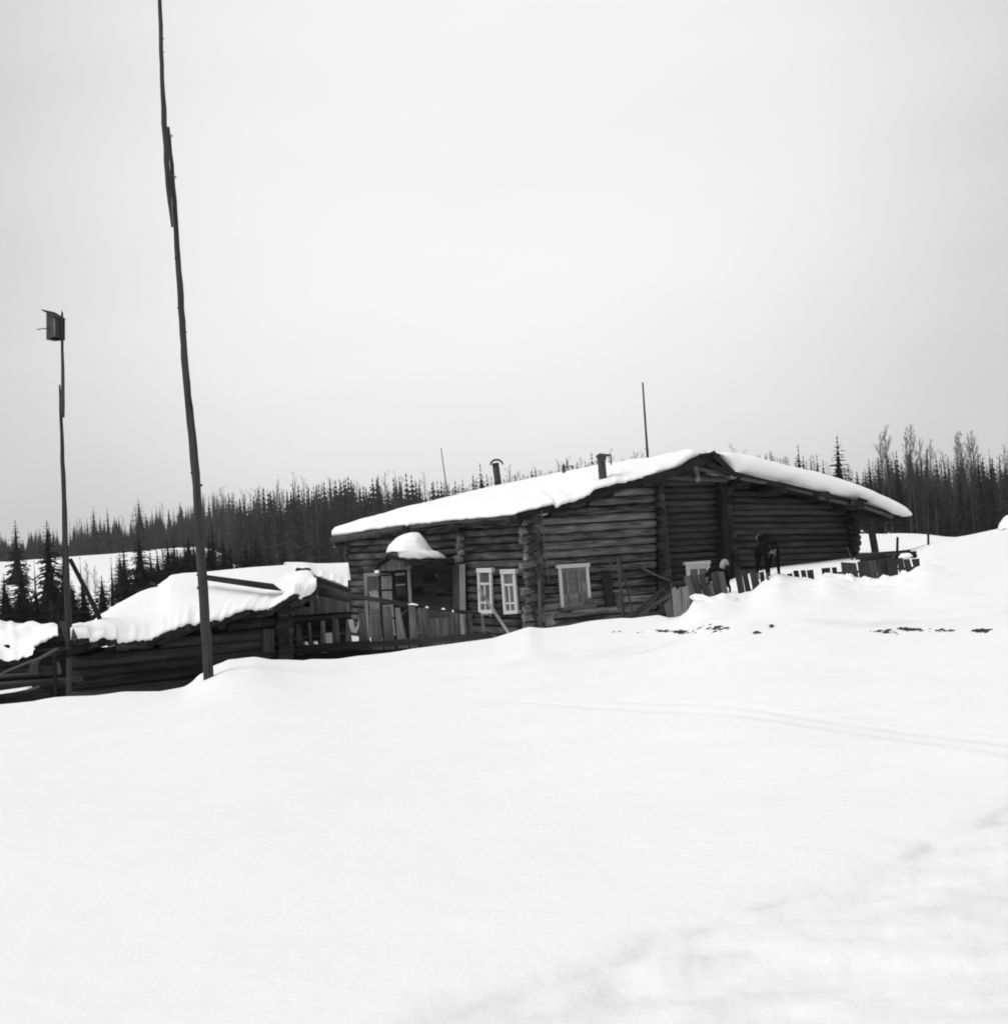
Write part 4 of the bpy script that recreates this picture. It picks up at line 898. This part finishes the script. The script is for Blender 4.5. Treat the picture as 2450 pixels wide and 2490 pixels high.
# dirt and straw specks on the snow bank
random.seed(21)
def clods(u, v, w, h, n, name, label, mat='soil'):
    V, Fc, UV = [], [], []
    for _ in range(int(n*1.7)):
        uu = u+random.gauss(0, w/2.2); vv = v+random.gauss(0, h/2.2)+(uu-u)*random.choice((0, .08)); q_ = ghit(uu, vv); x, y, z = q_; r = random.uniform(.006, .02)
        b = len(V)
        for k in range(6):
            a = k*math.pi/3; V.append(Vector((x+math.cos(a)*r*random.uniform(1.5, 4), y+math.sin(a)*r*1.3, z-.02))); UV.append((0, 0))
        for k in range(6):
            a = k*math.pi/3+.3; V.append(Vector((x+math.cos(a)*r*1.2, y+math.sin(a)*r*.5, z+r*random.uniform(.3, .8)))); UV.append((0, 0))
        for k in range(6): Fc.append((b+k, b+(k+1) % 6, b+6+(k+1) % 6, b+6+k))
        Fc.append(tuple(range(b+6, b+12)))
    o = mkobj(name, V, Fc, MT[mat], None, uvs=UV); tag(o, label, 'dirt', kind='stuff')
for (u, v, w, h, n, l) in ((1613, 1535, 18, 3, 26, 'dark dirt clods on the snow below the log pile'), (1656, 1536, 26, 3, 30, 'dirt streak on the snow right of the first clods'), (1745, 1529, 36, 8, 26, 'scattered dirt smudge on the snow below the broken fence'),
                           (1842, 1540, 8, 3, 8, 'tiny dark speck on the snow below the dog'), (2150, 1537, 34, 4, 18, 'faint dirt on the snow below the right fence'), (2217, 1532, 38, 3, 40, 'long dark dirt streak on the snow at right'), (2300, 1534, 24, 3, 10, 'thin dirt traces between the two right streaks'), (2388, 1535, 26, 3, 34, 'darkest dirt patch near the right edge'),
                           (1876, 1524, 10, 3, 5, 'faint crumbs above the tiny speck'), (1530, 1538, 60, 4, 5, 'sparse crumbs left of the dark clods')):
    clods(u, v, w, h, n, 'dirt_clods', l)
o = puff('snow_lump', [(2426, 1290), (2430, 1274), (2440, 1258), (2460, 1246), (2490, 1246), (2505, 1270), (2500, 1290)], 39, .5, 'roof_snow', 'snow covered boulder at the right edge', 'snow', noise=.05)
puff('snow_lump', [(1676, 1452), (1690, 1446), (1708, 1446), (1730, 1454), (1758, 1445), (1790, 1455), (1800, 1480), (1720, 1490), (1702, 1480), (1690, 1464)], 20.8, .5, 'snow', 'overhanging snow bank in front of the broken fence', 'snow', noise=.06)
random.seed(5)
for k in range(6):
    u, v = [(1985, 1420), (2010, 1404), (2062, 1408), (2104, 1412), (2150, 1408), (2196, 1398)][k]
    puff('snow_clump', [(u-14, v+10), (u-12, v-3), (u-3, v-9-random.random()*4), (u+8, v-6), (u+14, v+2), (u+15, v+12)], 21.6, .25, 'snow', 'rough snow clump heaped against the '+['gap in', 'paired pickets of', 'widest board of', 'middle boards of', 'crowded boards of', 'last boards of'][k]+' the right fence', 'snow', noise=.05, n=24, rings=5)

# ------------------------------------------------------------------ dogs
def skinned(name, joints, edges, mat, parent, sub=2, root=0):
    me = bpy.data.meshes.new(name); me.from_pydata([j[0] for j in joints], edges, []); o = bpy.data.objects.new(name, me); COL.objects.link(o)
    m = o.modifiers.new('skin', 'SKIN'); m.use_smooth_shade = True
    s = o.modifiers.new('sub', 'SUBSURF'); s.levels = sub; s.render_levels = sub
    for i, j in enumerate(joints):
        r = j[1]; me.skin_vertices[0].data[i].radius = (r, r) if not isinstance(r, tuple) else r
        me.skin_vertices[0].data[i].use_root = (i == root)
    bpy.context.view_layer.update()
    dg = bpy.context.evaluated_depsgraph_get(); nm = bpy.data.meshes.new_from_object(o.evaluated_get(dg))
    bpy.data.objects.remove(o); nm.materials.clear(); nm.materials.append(mat); smooth_mesh(nm)
    o = bpy.data.objects.new(name, nm); COL.objects.link(o); o.parent = parent
    return o
def dog_material():
    m = bpy.data.materials.new('dog_coat'); m.use_nodes = True; nt = m.node_tree; b = nt.nodes['Principled BSDF']; b.inputs['Roughness'].default_value = 1; b.inputs['Specular IOR Level'].default_value = .03
    tc = N(nt, 'ShaderNodeTexCoord'); n1 = N(nt, 'ShaderNodeTexNoise'); n1.inputs['Scale'].default_value = 40; nt.links.new(tc.outputs['Object'], n1.inputs['Vector'])
    at_ = N(nt, 'ShaderNodeAttribute'); at_.attribute_name = 'pale'
    mx = N(nt, 'ShaderNodeMix', data_type='RGBA'); mx.inputs[6].default_value = (.006, .006, .006, 1); mx.inputs[7].default_value = (.3, .3, .3, 1)
    nt.links.new(at_.outputs['Fac'], mx.inputs[0]); nt.links.new(mx.outputs[2], b.inputs['Base Color'])
    bp_ = N(nt, 'ShaderNodeBump'); bp_.inputs['Strength'].default_value = .6; bp_.inputs['Distance'].default_value = .01; nt.links.new(n1.outputs['Fac'], bp_.inputs['Height']); nt.links.new(bp_.outputs[0], b.inputs['Normal'])
    return m
COAT = dog_material()
def make_dog(loc, yaw, scale, label, headturn=0.0, headdrop=0.0, curl=1.0):
    t = thing('dog', loc, label, 'dog')
    # local frame: +x forward, z up; withers .52 m
    J = [((0, 0, .44), (.10, .11)), ((-.14, 0, .45), (.095, .105)), ((.13, 0, .43), (.105, .14)), ((.21, 0, .49), (.09, .11)),
         ((.29, headturn*.05, .60-headdrop*.5), .085), ((.37, headturn*.10, .665-headdrop), (.082, .080)), ((.46, headturn*.16, .64-headdrop), .05), ((.54, headturn*.22, .62-headdrop), .032),
         ((-.23, 0, .46), .07)]
    E = [(0, 1), (0, 2), (2, 3), (3, 4), (4, 5), (5, 6), (6, 7), (1, 8)]
    for s in (-1, 1):
        b = len(J)
        J += [((.22, s*.075, .38), .055), ((.20, s*.085, .26), .032), ((.22, s*.085, .13), .022), ((.22, s*.085, .03), .02), ((.255, s*.085, .015), .022)]
        E += [(2, b), (b, b+1), (b+1, b+2), (b+2, b+3), (b+3, b+4)]
        b = len(J)
        J += [((-.22, s*.075, .38), .072), ((-.17, s*.085, .27), .045), ((-.27, s*.085, .17), .024), ((-.24, s*.085, .03), .02), ((-.205, s*.085, .015), .022)]
        E += [(1, b), (b, b+1), (b+1, b+2), (b+2, b+3), (b+3, b+4)]
    body = skinned('body', [(Vector(p), r) for p, r in J], E, COAT, t)
    at_ = body.data.attributes.new('pale', 'FLOAT', 'POINT')
    hx, hy, hz = .52, headturn*.19, .61-headdrop
    for i, v in enumerate(body.data.vertices):
        c = v.co; p = 0
        if (c-Vector((hx, hy, hz-.01))).length < .045: p = .5
        if c.x > .24 and .30 < c.z < .50-headdrop*.3 and abs(c.y) < .05: p = .35
        if c.z < .10: p = .25
        if c.x < -.16 and c.z > .53: p = .3
        at_.data[i].value = p
    # curled tail
    TP = []
    for k in range(8):
        a = math.pi*(1.5*k/7)
        TP.append((Vector((-.21-.035*k/7+curl*.085*math.sin(a)-.03*math.sin(math.pi*k/7), .03*k/7*(1 if curl > .9 else -1), .50+curl*.085*(1-math.cos(a)))), .036+.02*math.sin(math.pi*k/7)))
    tl = skinned('tail', TP, [(k, k+1) for k in range(7)], COAT, t)
    q = tl.data.attributes.new('pale', 'FLOAT', 'POINT')
    for i, v in enumerate(tl.data.vertices): q.data[i].value = .95 if curl > .9 else (.3 if v.co.x < -.22 else .0)
    for s in (-1, 1):
        V = []; base = Vector((.355, headturn*.10+s*.05, .725-headdrop))
        V = [base+Vector((.025, -.032, -.02)), base+Vector((.025, .032, -.02)), base+Vector((-.03, .0, -.02)), base+Vector((0, s*.014, .075))]
        e = bpy.data.meshes.new('ear'); e.from_pydata(V, [], [(0, 1, 3), (1, 2, 3), (2, 0, 3), (0, 2, 1)]); e.materials.append(COAT); eo = bpy.data.objects.new('ear', e); COL.objects.link(eo); eo.parent = t
    for s in (-1, 1):
        V, Fc, UV = tube_geo([Vector((.43, headturn*.13+s*.038, .69-headdrop)), Vector((.452, headturn*.14+s*.04, .69-headdrop))], [.011, .007], 6)
        eo = mkobj('eye', V, Fc, MT['iron'], None, uvs=UV, origin=Vector((0, 0, 0))); eo.parent = t
    V, Fc, UV = tube_geo([Vector((.56, headturn*.23, .625-headdrop)), Vector((.582, headturn*.24, .625-headdrop))], [.018, .012], 7)
    no = mkobj('nose', V, Fc, MT['iron'], None, uvs=UV, origin=Vector((0, 0, 0))); no.parent = t
    t.rotation_euler = (0, 0, yaw); t.scale = (scale,)*3
    return t
random.seed(3)
p = at(1876, 1408, 21.4)
make_dog(Vector((p.x-.03, p.y+.1, p.z-.012)), math.radians(-84), 1.08, 'dark dog with pale muzzle standing on the picket fence line facing the camera', headturn=-.35, headdrop=.21, curl=.65)
p = at(1748, 1455, 23.6)
make_dog(Vector((p.x, p.y, p.z)), math.radians(-128), .92, 'dark dog with a pale curled tail behind the broken fence', headturn=0, headdrop=.3)
# ------------------------------------------------------------------ trees
random.seed(11)
def spruce_geo(whorls, per, blades, seed, wid=.17, skirt=.72, ragged=.35, bare_to=.04):
    """unit-height spruce: returns trunk (V,F) and crown (V,F) arrays; drooping branch sprays made of small blades"""
    rd = random.Random(seed); V, Fc = [], []
    for w in range(whorls):
        t = (w+rd.random()*.8)/whorls; z = bare_to+(1-bare_to)*t*.985
        L0 = wid*(1-t)**.8*(1+.15*math.sin(w*1.7))+.006
        if rd.random() < .1: L0 *= .55
        n = max(3, int(per*(1-.45*t)))
        a0 = rd.random()*6.28
        for k in range(n):
            a = a0+6.283*k/n+rd.uniform(-.3, .3); L = L0*rd.uniform(1-ragged, 1+ragged*.45)
            dx, dy = math.cos(a), math.sin(a); px, py = -dy, dx
            droop = L*rd.uniform(.15, .55)*(1-.7*t); rise = -L*.25*t
            def pt(s, side=0, dz=0): return (dx*L*s+px*side, dy*L*s+py*side, z-droop*s*s*1.2-rise*s+dz)
            for b in range(blades):
                s0 = .12+.8*b/blades; s1 = min(1.05, s0+1.3/blades); wv = L*.34*(1-s0*.5)*rd.uniform(.6, 1.2)
                i = len(V)
                V += [pt(s0), pt(s1, wv*rd.uniform(.6, 1), -L*.10*rd.random()), pt(s1*.96, wv*.15, -L*.07), pt(s1*1.02, -wv*rd.uniform(.6, 1), -L*.10*rd.random()), pt((s0+s1)/2, 0, -L*.22*rd.random())]
                Fc += [(i, i+1, i+2), (i, i+2, i+3), (i, i+4, i+2)]
    nl = max(15, whorls//2+2)
    for w in range(nl):
        t = w/nl; z0 = bare_to+(1-bare_to)*t*.97; Rr = skirt*wid*(1-t)**.9; nn = 17 if whorls > 20 else 11; c = len(V); V.append((0, 0, min(.985, z0+.16*(1-t)+.02)))
        for k in range(nn):
            a = 6.283*(k+rd.uniform(-.3, .3))/nn; q = Rr*(rd.uniform(.85, 1.25) if k % 2 else rd.uniform(.5, .75)); V.append((math.cos(a)*q, math.sin(a)*q, z0-q*.25+rd.uniform(-.01, .01)))
        for k in range(nn): Fc.append((c, c+1+k, c+1+(k+1) % nn))
    for k in range(5):
        a = k*1.26; i = len(V); V += [(0, 0, 1.0), (math.cos(a)*.008, math.sin(a)*.008, .95), (math.cos(a+.9)*.008, math.sin(a+.9)*.008, .95)]; Fc.append((i, i+1, i+2))
    TV, TF, _ = tube_geo([Vector((0, 0, -.03)), Vector((0, 0, .4)), Vector((0, 0, .97))], [.011, .008, .0015], 6, 0)
    return ([tuple(v) for v in TV], TF), (V, Fc)
def bare_geo(seed, prim=20, sub=4, wid=.16, thick=.007, start=.3):
    rd = random.Random(seed); V, Fc = [], []
    def twig(p, q, r):
        d = (q-p); 
        x = d.cross(Vector((.3, .2, 1))).normalized()*r; y = d.cross(x).normalized()*r
        i = len(V)
        V.extend([tuple(p+x), tuple(p-x*.5+y*.87), tuple(p-x*.5-y*.87), tuple(q)])
        Fc.extend([(i, i+1, i+3), (i+1, i+2, i+3), (i+2, i, i+3)])
    for k in range(prim):
        t = start+(.95-start)*(k+rd.random())/prim; a = rd.random()*6.28
        L = wid*(1.15-t)*rd.uniform(.6, 1.3); p = Vector((0, 0, t)); dr = Vector((math.cos(a), math.sin(a), rd.uniform(.9, 1.9))).normalized()
        m = p+dr*L*.6; q = m+(dr+Vector((0, 0, .5))).normalized()*L*.7
        twig(p, q, thick*.32*(1.2-t)); 
        for s in range(sub):
            f = rd.uniform(.25, .95); c = p.lerp(q, f); e = c+Vector((rd.uniform(-1, 1), rd.uniform(-1, 1), rd.uniform(.5, 1.6))).normalized()*L*rd.uniform(.25, .6)
            twig(c, e, thick*.16)
    TV, TF, _ = tube_geo([Vector((0, 0, -.03)), Vector((rd.uniform(-.01, .01), 0, .35)), Vector((rd.uniform(-.02, .02), rd.uniform(-.01, .01), .7)), Vector((rd.uniform(-.02, .02), 0, 1))], [thick, thick*.8, thick*.5, thick*.1], 5, 0)
    return ([tuple(v) for v in TV], TF), (V, Fc)
def mesh_of(name, geo, mat):
    me = bpy.data.meshes.new(name); me.from_pydata(geo[0], [], geo[1]); me.materials.append(MT[mat]); return me
def plant_parts(name, loc, h, w, kit, label, cat, group=None):
    t = thing(name, loc, label, cat, group); rz = random.uniform(0, 6.28)
    for nm, me in kit:
        o = bpy.data.objects.new(nm, me); COL.objects.link(o); o.parent = t
    t.scale = (h*w, h*w, h); t.rotation_euler = (random.uniform(-.02, .02), random.uniform(-.02, .02), rz); return t
def kit(geo, tm, cm): return [('trunk', mesh_of('trunk', geo[0], tm)), ('crown', mesh_of('crown', geo[1], cm))]
NEAR = [kit(spruce_geo(40, 12, 7, s, wid=w, skirt=.40, ragged=.5), 'bark', 'spruce_needles') for s, w in ((1, .23), (2, .27), (3, .20))]
SPARSE = [kit(spruce_geo(22, 5, 3, s, wid=w, ragged=.6, bare_to=.15, skirt=.3), 'bark', 'spruce_needles') for s, w in ((5, .09), (6, .12))]
RIGHTK = [kit(spruce_geo(28, 8, 4, s, wid=w, skirt=.5, ragged=.45), 'bark', 'spruce_needles') for s, w in ((8, .19), (9, .15), (10, .22))]
BARE = [kit(bare_geo(s, 50, 12, thick=.008, wid=.21), 'bare_twigs', 'bare_twigs') for s in (21, 22, 23, 24)]
def base_of(u, d):
    p = at(u, 1330, d); return Vector((p.x, d, float(ground(p.x, d, False)[0])-.05))
def stand(name, u, vtop, d, w, kit_, label, cat='spruce', group=None):
    b = base_of(u, d); top = at(u, vtop, d); b.x = top.x+.061*(top.z-b.z)*0; return plant_parts(name, b, top.z-b.z, w, kit_, label, cat, group)
near = [(8, 1392, 78, 1.15, 0, 'broad dark spruce at the very left edge above the woodshed'), (52, 1366, 84, 1.1, 1, 'wide spruce second from the left edge'), (35, 1262, 150, 1.0, 2, 'tall pointed spruce rising over the far treeline at far left'),
        (113, 1262, 76, .78, 1, 'tallest near spruce directly left of the birdhouse pole'), (150, 1330, 82, .8, 0, 'dark spruce partly behind the birdhouse pole'), (180, 1420, 70, 1.1, 2, 'low spruce just right of the birdhouse pole'),
        (246, 1398, 72, 1.2, 1, 'small bushy spruce right of the diagonal brace'), (300, 1322, 80, .9, 0, 'broad spruce left of the peaked vent frame'), (338, 1290, 84, .95, 1, 'largest bushy spruce above the peaked vent frame'), (366, 1330, 88, .95, 2, 'spruce just right of the largest bushy one'),
        (408, 1340, 92, 1.15, 0, 'spruce in the snowfield gap left of the tall pole'), (432, 1352, 96, 1.15, 1, 'short spruce in the field gap nearer the tall pole'), (470, 1322, 96, 1.0, 2, 'spruce just left of the tall pole'),
        (516, 1275, 98, .9, 0, 'dark spruce just right of the tall pole'), (540, 1300, 102, .85, 1, 'spruce second to the right of the tall pole'), (572, 1338, 104, .9, 2, 'low spruce at the end of the field gap'),
        (600, 1330, 130, 1.1, 0, 'spruce at the edge where the snowfield ends'), (628, 1316, 140, 1.2, 1, 'dark spruce just past the end of the snowfield'), (655, 1322, 150, 1.1, 2, 'spruce above the middle of the shed snow'), (688, 1312, 160, 1.1, 0, 'spruce above the right half of the shed snow'), (722, 1330, 165, 1.2, 1, 'bushy spruce above the barn snow'), (556, 1352, 112, 1.3, 1, 'low bushy spruce left of the snowfield end'), (495, 1345, 90, 1.2, 1, 'bushy spruce hugging the tall pole on the right'), (585, 1352, 118, 1.3, 2, 'low spruce closing the field gap on its right'),
        (90, 1440, 64, 1.3, 1, 'low spruce filling the gap left of the birdhouse pole'), (25, 1450, 62, 1.4, 2, 'low spruce close behind the woodshed snow'), (390, 1375, 74, 1.2, 2, 'low spruce behind the vent frame')]
for u, v, d, w, k, l in near: stand('spruce_tree', u, v, d, w, NEAR[k], l)
for u, v, d, k, l in ((196, 1352, 80, 0, 'thin ragged spruce right of the diagonal brace top'), (268, 1352, 85, 1, 'thin ragged spruce left of the broad one'), (82, 1362, 90, 0, 'thin ragged sapling between the two left spruces')):
    stand('spruce_tree', u, v, d, 1, SPARSE[k], l)
for u, v, d, l in ((210, 1362, 88, 'bare sapling in the snowfield gap beside the brace'), (228, 1375, 92, 'bare sapling in the middle of the snowfield gap'), (395, 1318, 100, 'bare sapling rising left of the tall pole'), (288, 1350, 90, 'bare sapling at the left of the broad spruce'), (62, 1352, 95, 'bare sapling near the left edge')):
    stand('bare_tree', u, v, d, 1, BARE[1], l, 'tree')
for k in range(40):
    d = random.uniform(76, 120); u = random.uniform(405, 660) if k % 3 else random.uniform(290, 470)
    stand('spruce_tree', u, random.uniform(1296, 1346) if u > 400 else random.uniform(1335, 1380), d, random.uniform(1.0, 1.5), NEAR[k % 3], 'dark bushy young spruce among those crowding the right part of the snowfield', group='young spruces crowding the snowfield')
for k in range(12):
    stand('spruce_tree', random.uniform(-40, 235), random.uniform(1405, 1465), random.uniform(58, 72), random.uniform(1.1, 1.5), NEAR[k % 3], 'low dark spruce among those massed behind the woodshed and birdhouse pole', group='low spruces massed behind the woodshed')
right = [(2031, 1056, 138, .98, 2, 'lone tall spruce rising over the right roof slope'), (1903, 1112, 170, .75, 1, 'leftmost slim spruce above the right roof slope'), (1912, 1108, 172, .75, 1, 'slim spruce second above the right roof slope'), (1936, 1078, 168, .8, 0, 'tall slim spruce of the cluster above the right roof slope'),
         (1962, 1118, 170, .8, 1, 'short slim spruce right of the cluster'), (1984, 1102, 166, .8, 0, 'slim spruce left of the lone tall spruce'), (1998, 1116, 170, .8, 1, 'small spruce touching the lone tall spruce'),
         (2112, 1112, 142, .8, 0, 'first pointed spruce right of the lone tall one'), (2136, 1108, 140, .85, 2, 'bushy spruce beside the bare birches at right'), (2153, 1082, 138, .7, 1, 'tall dark spruce beneath the bare birches at right'), (2180, 1120, 138, .85, 0, 'spruce between two bare birches at right'),
         (2252, 1130, 136, .7, 1, 'narrow spruce behind the thin bare post'), (2330, 1130, 132, .7, 0, 'narrow spruce among birches near the right edge'), (2376, 1078, 130, .55, 1, 'tall columnar spruce near the right edge'), (2405, 1088, 130, .45, 1, 'narrowest columnar spruce near the right edge'), (2448, 1092, 128, .6, 2, 'spruce cut by the right edge'),
         (1167, 1124, 232, .8, 0, 'slim spruce poking up between the pale mast and first stove pipe'), (1290, 1140, 222, 1.2, 2, 'rounded dark tree top right of the first stove pipe'), (338, 1210, 395, 1.15, 2, 'tall spruce rising over the left treeline'), (225, 1229, 410, .9, 0, 'pointed spruce in the left treeline left of the tallest'), (262, 1233, 405, .9, 1, 'pointed spruce in the left treeline nearest the tallest')]
for u, v, d, w, k, l in right: stand('spruce_tree', u, v, d, w, RIGHTK[k], l)
for i, (u, v, l) in enumerate(((2136, 1048, 'leftmost bare birch crown of the right forest'), (2152, 1032, 'tall bare birch above the tall dark spruce at right'), (2198, 1040, 'bare birch in the middle pair at right'), (2212, 1030, 'tallest bare birch in the middle pair at right'), (2232, 1062, 'slim bare birch right of the middle pair'), (2262, 1066, 'bare birch behind the thin bare post'),
                 (2318, 1056, 'bare birch left of the columnar spruces'), (2332, 1046, 'tall bare birch left of the columnar spruces'), (2352, 1052, 'bare birch just left of the columnar spruces'), (2362, 1046, 'leaning bare birch by the columnar spruce'), (2440, 1082, 'bare birch at the right edge'))):
    stand('bare_tree', u, v, 134+i, 1.0, BARE[i % 4], l, 'tree')
# the forest behind: tops follow the treeline
SKY = (
 [-400, -250, 0, 60, 100, 160, 190, 250, 300, 400, 460, 500, 600, 650, 720, 790, 900, 1000, 1060, 1200, 1300, 1400, 1500, 1700, 1850, 1990, 2060, 2110, 2160, 2260, 2360, 2450, 2700, 3000],
 [1340, 1320, 1288, 1296, 1284, 1284, 1262, 1252, 1248, 1230, 1216, 1196, 1188, 1176, 1166, 1156, 1152, 1156, 1166, 1158, 1138, 1120, 1106, 1096, 1094, 1126, 1138, 1124, 1108, 1104, 1104, 1100, 1090, 1070])
DE = ([-900, 555, 572, 760, 1000, 1245, 1510, 1685, 1800, 1985, 2120, 2240, 2450, 3300], [430, 430, 252, 245, 238, 222, 215, 210, 198, 180, 158, 148, 138, 135])
FS = [spruce_geo(18, 6, 2, s, wid=w, skirt=.7) for s, w in ((31, .20), (32, .14), (33, .24), (34, .17))]
FB = [bare_geo(s, 26, 7, thick=.010, wid=.24, start=.12) for s in (41, 42, 43)]
cands = []
for row, (n, d0, d1, lift) in enumerate(((420, 0, 6, 24), (520, 8, 30, 12), (520, 30, 60, 5), (460, 60, 110, 0))):
    for i in range(n):
        u = -330+3180*(i+random.random())/n
        if u < 700 and row == 3 and random.random() < .3: continue
        d = float(np.interp(u, *DE))+random.uniform(d0, d1)
        near_f = float(np.interp(d, [130, 430], [1.6, 1.0]))
        kind = 's' if random.random() < (.76 if u < 1250 else .62 if u < 2050 else .45) else 'b'
        top = float(np.interp(u, *SKY))+(random.triangular(-14, 58, 12)*near_f if kind == 's' else random.triangular(-22, 46, 8)*near_f)+lift*near_f
        cands.append((u, top, d, kind))
cands.sort(key=lambda c: c[2]+random.random()*60)
cnt = {'s': 0, 'b': 0}; restS = []; restB = []
fsm = [mesh_of('far_spruce', (g_[0][0]+g_[1][0], g_[0][1]+[tuple(i+len(g_[0][0]) for i in f) for f in g_[1][1]]), 'far_needles') for g_ in FS]
fbm_ = [mesh_of('far_bare', (g_[0][0]+g_[1][0], g_[0][1]+[tuple(i+len(g_[0][0]) for i in f) for f in g_[1][1]]), 'bare_twigs') for g_ in FB]
for u, top, d, kd in cands:
    b = base_of(u, d); tz = at(u, top, d); h = max(tz.z-b.z, 3.0); b.x = tz.x
    w = random.uniform(.8, 1.5)*(1.15 if h < 9 else .95)
    if cnt[kd] < 150 and 0 < u < 2450 and not (870 < u < 2050 and kd == 'x'):
        k = random.randrange(4 if kd == 's' else 3); o = bpy.data.objects.new('spruce_tree' if kd == 's' else 'bare_tree', (fsm if kd == 's' else fbm_)[k]); COL.objects.link(o)
        o.location = b; o.scale = (h*w, h*w, h); o.rotation_euler = (0, 0, random.uniform(0, 6.28)); cnt[kd] += 1
        if kd == 's': tag(o, 'dark narrow spruce standing in the dense forest belt behind the farm', 'spruce', 'spruces of the forest belt')
        else: tag(o, 'leafless grey tree standing in the dense forest belt behind the farm', 'tree', 'bare trees of the forest belt')
    else: (restS if kd == 's' else restB).append((b, h, w))
def bake(lst, kits, mi, thin=1):
    Vs, Fs, Ms = [], [], []; off = 0
    for b, h, w in lst:
        g_ = random.choice(kits); TV = np.array(g_[0][0]+g_[1][0]); TF = g_[0][1]+[tuple(i+len(g_[0][0]) for i in f) for f in g_[1][1]]
        a = random.uniform(0, 6.28); c, s = math.cos(a), math.sin(a)
        P_ = np.stack([(TV[:, 0]*c-TV[:, 1]*s)*h*w+b.x, (TV[:, 0]*s+TV[:, 1]*c)*h*w+b.y, TV[:, 2]*h+b.z], -1)
        Vs.append(P_); Fs += [tuple(i+off for i in f) for f in TF]; Ms += [mi]*len(TF); off += len(TV)
    return np.vstack(Vs), Fs, Ms
Va, Fa, Ma = bake(restS, FS, 0); Vb, Fb, Mb = bake(restB, FB, 1)
# low brush between the trunks
brush = []
for i in range(2200):
    u = -330+3180*random.random(); d = float(np.interp(u, *DE))+random.uniform(-1, 40); b = base_of(u, d); brush.append((b, random.uniform(2.0, 5.5)*(.7 if d < 200 else 1), random.uniform(1.2, 2.2)))
SB = [spruce_geo(7, 5, 1, 51, wid=.2, skirt=.9), spruce_geo(7, 5, 1, 55, wid=.25, skirt=.9), bare_geo(52, 12, 2, wid=.3, thick=.01, start=.08), bare_geo(53, 12, 2, wid=.35, thick=.01, start=.05)]
Vc, Fc_, Mc = bake(brush, SB, 0)
n1, n2 = len(Va), len(Va)+len(Vb)
me = bpy.data.meshes.new('forest'); me.from_pydata(np.vstack([Va, Vb, Vc]).tolist(), [], Fa+[tuple(i+n1 for i in f) for f in Fb]+[tuple(i+n2 for i in f) for f in Fc_])
me.materials.append(MT['far_needles']); me.materials.append(MT['bare_twigs']); me.polygons.foreach_set('material_index', Ma+Mb+Mc)
o = bpy.data.objects.new('forest', me); COL.objects.link(o); tag(o, 'dense dark mass of forest and brush behind the farm', 'forest', kind='stuff')

# ------------------------------------------------------------------ haze
hm = bpy.data.materials.new('haze_air'); hm.use_nodes = True; nt = hm.node_tree; nt.nodes.clear()
ho = N(nt, 'ShaderNodeOutputMaterial'); hv = N(nt, 'ShaderNodeVolumePrincipled'); hv.inputs['Color'].default_value = (.9, .9, .9, 1); hv.inputs['Density'].default_value = .00022
nt.links.new(hv.outputs[0], ho.inputs['Volume'])
zs = [v[2] for v in verts]; x0, x1, z0, z1 = -930, 930, min(zs)-1, max(max(zs), 26)+4
HV = [Vector((x, y, z)) for z in (z0, z1) for x, y in ((x0, x0), (x1, x0), (x1, x1), (x0, x1))]
o = mkobj('haze', HV, [(3, 2, 1, 0), (4, 5, 6, 7), (0, 1, 5, 4), (1, 2, 6, 5), (2, 3, 7, 6), (3, 0, 4, 7)], hm)
tag(o, 'thin pale winter haze over the whole scene', 'haze', kind='stuff')
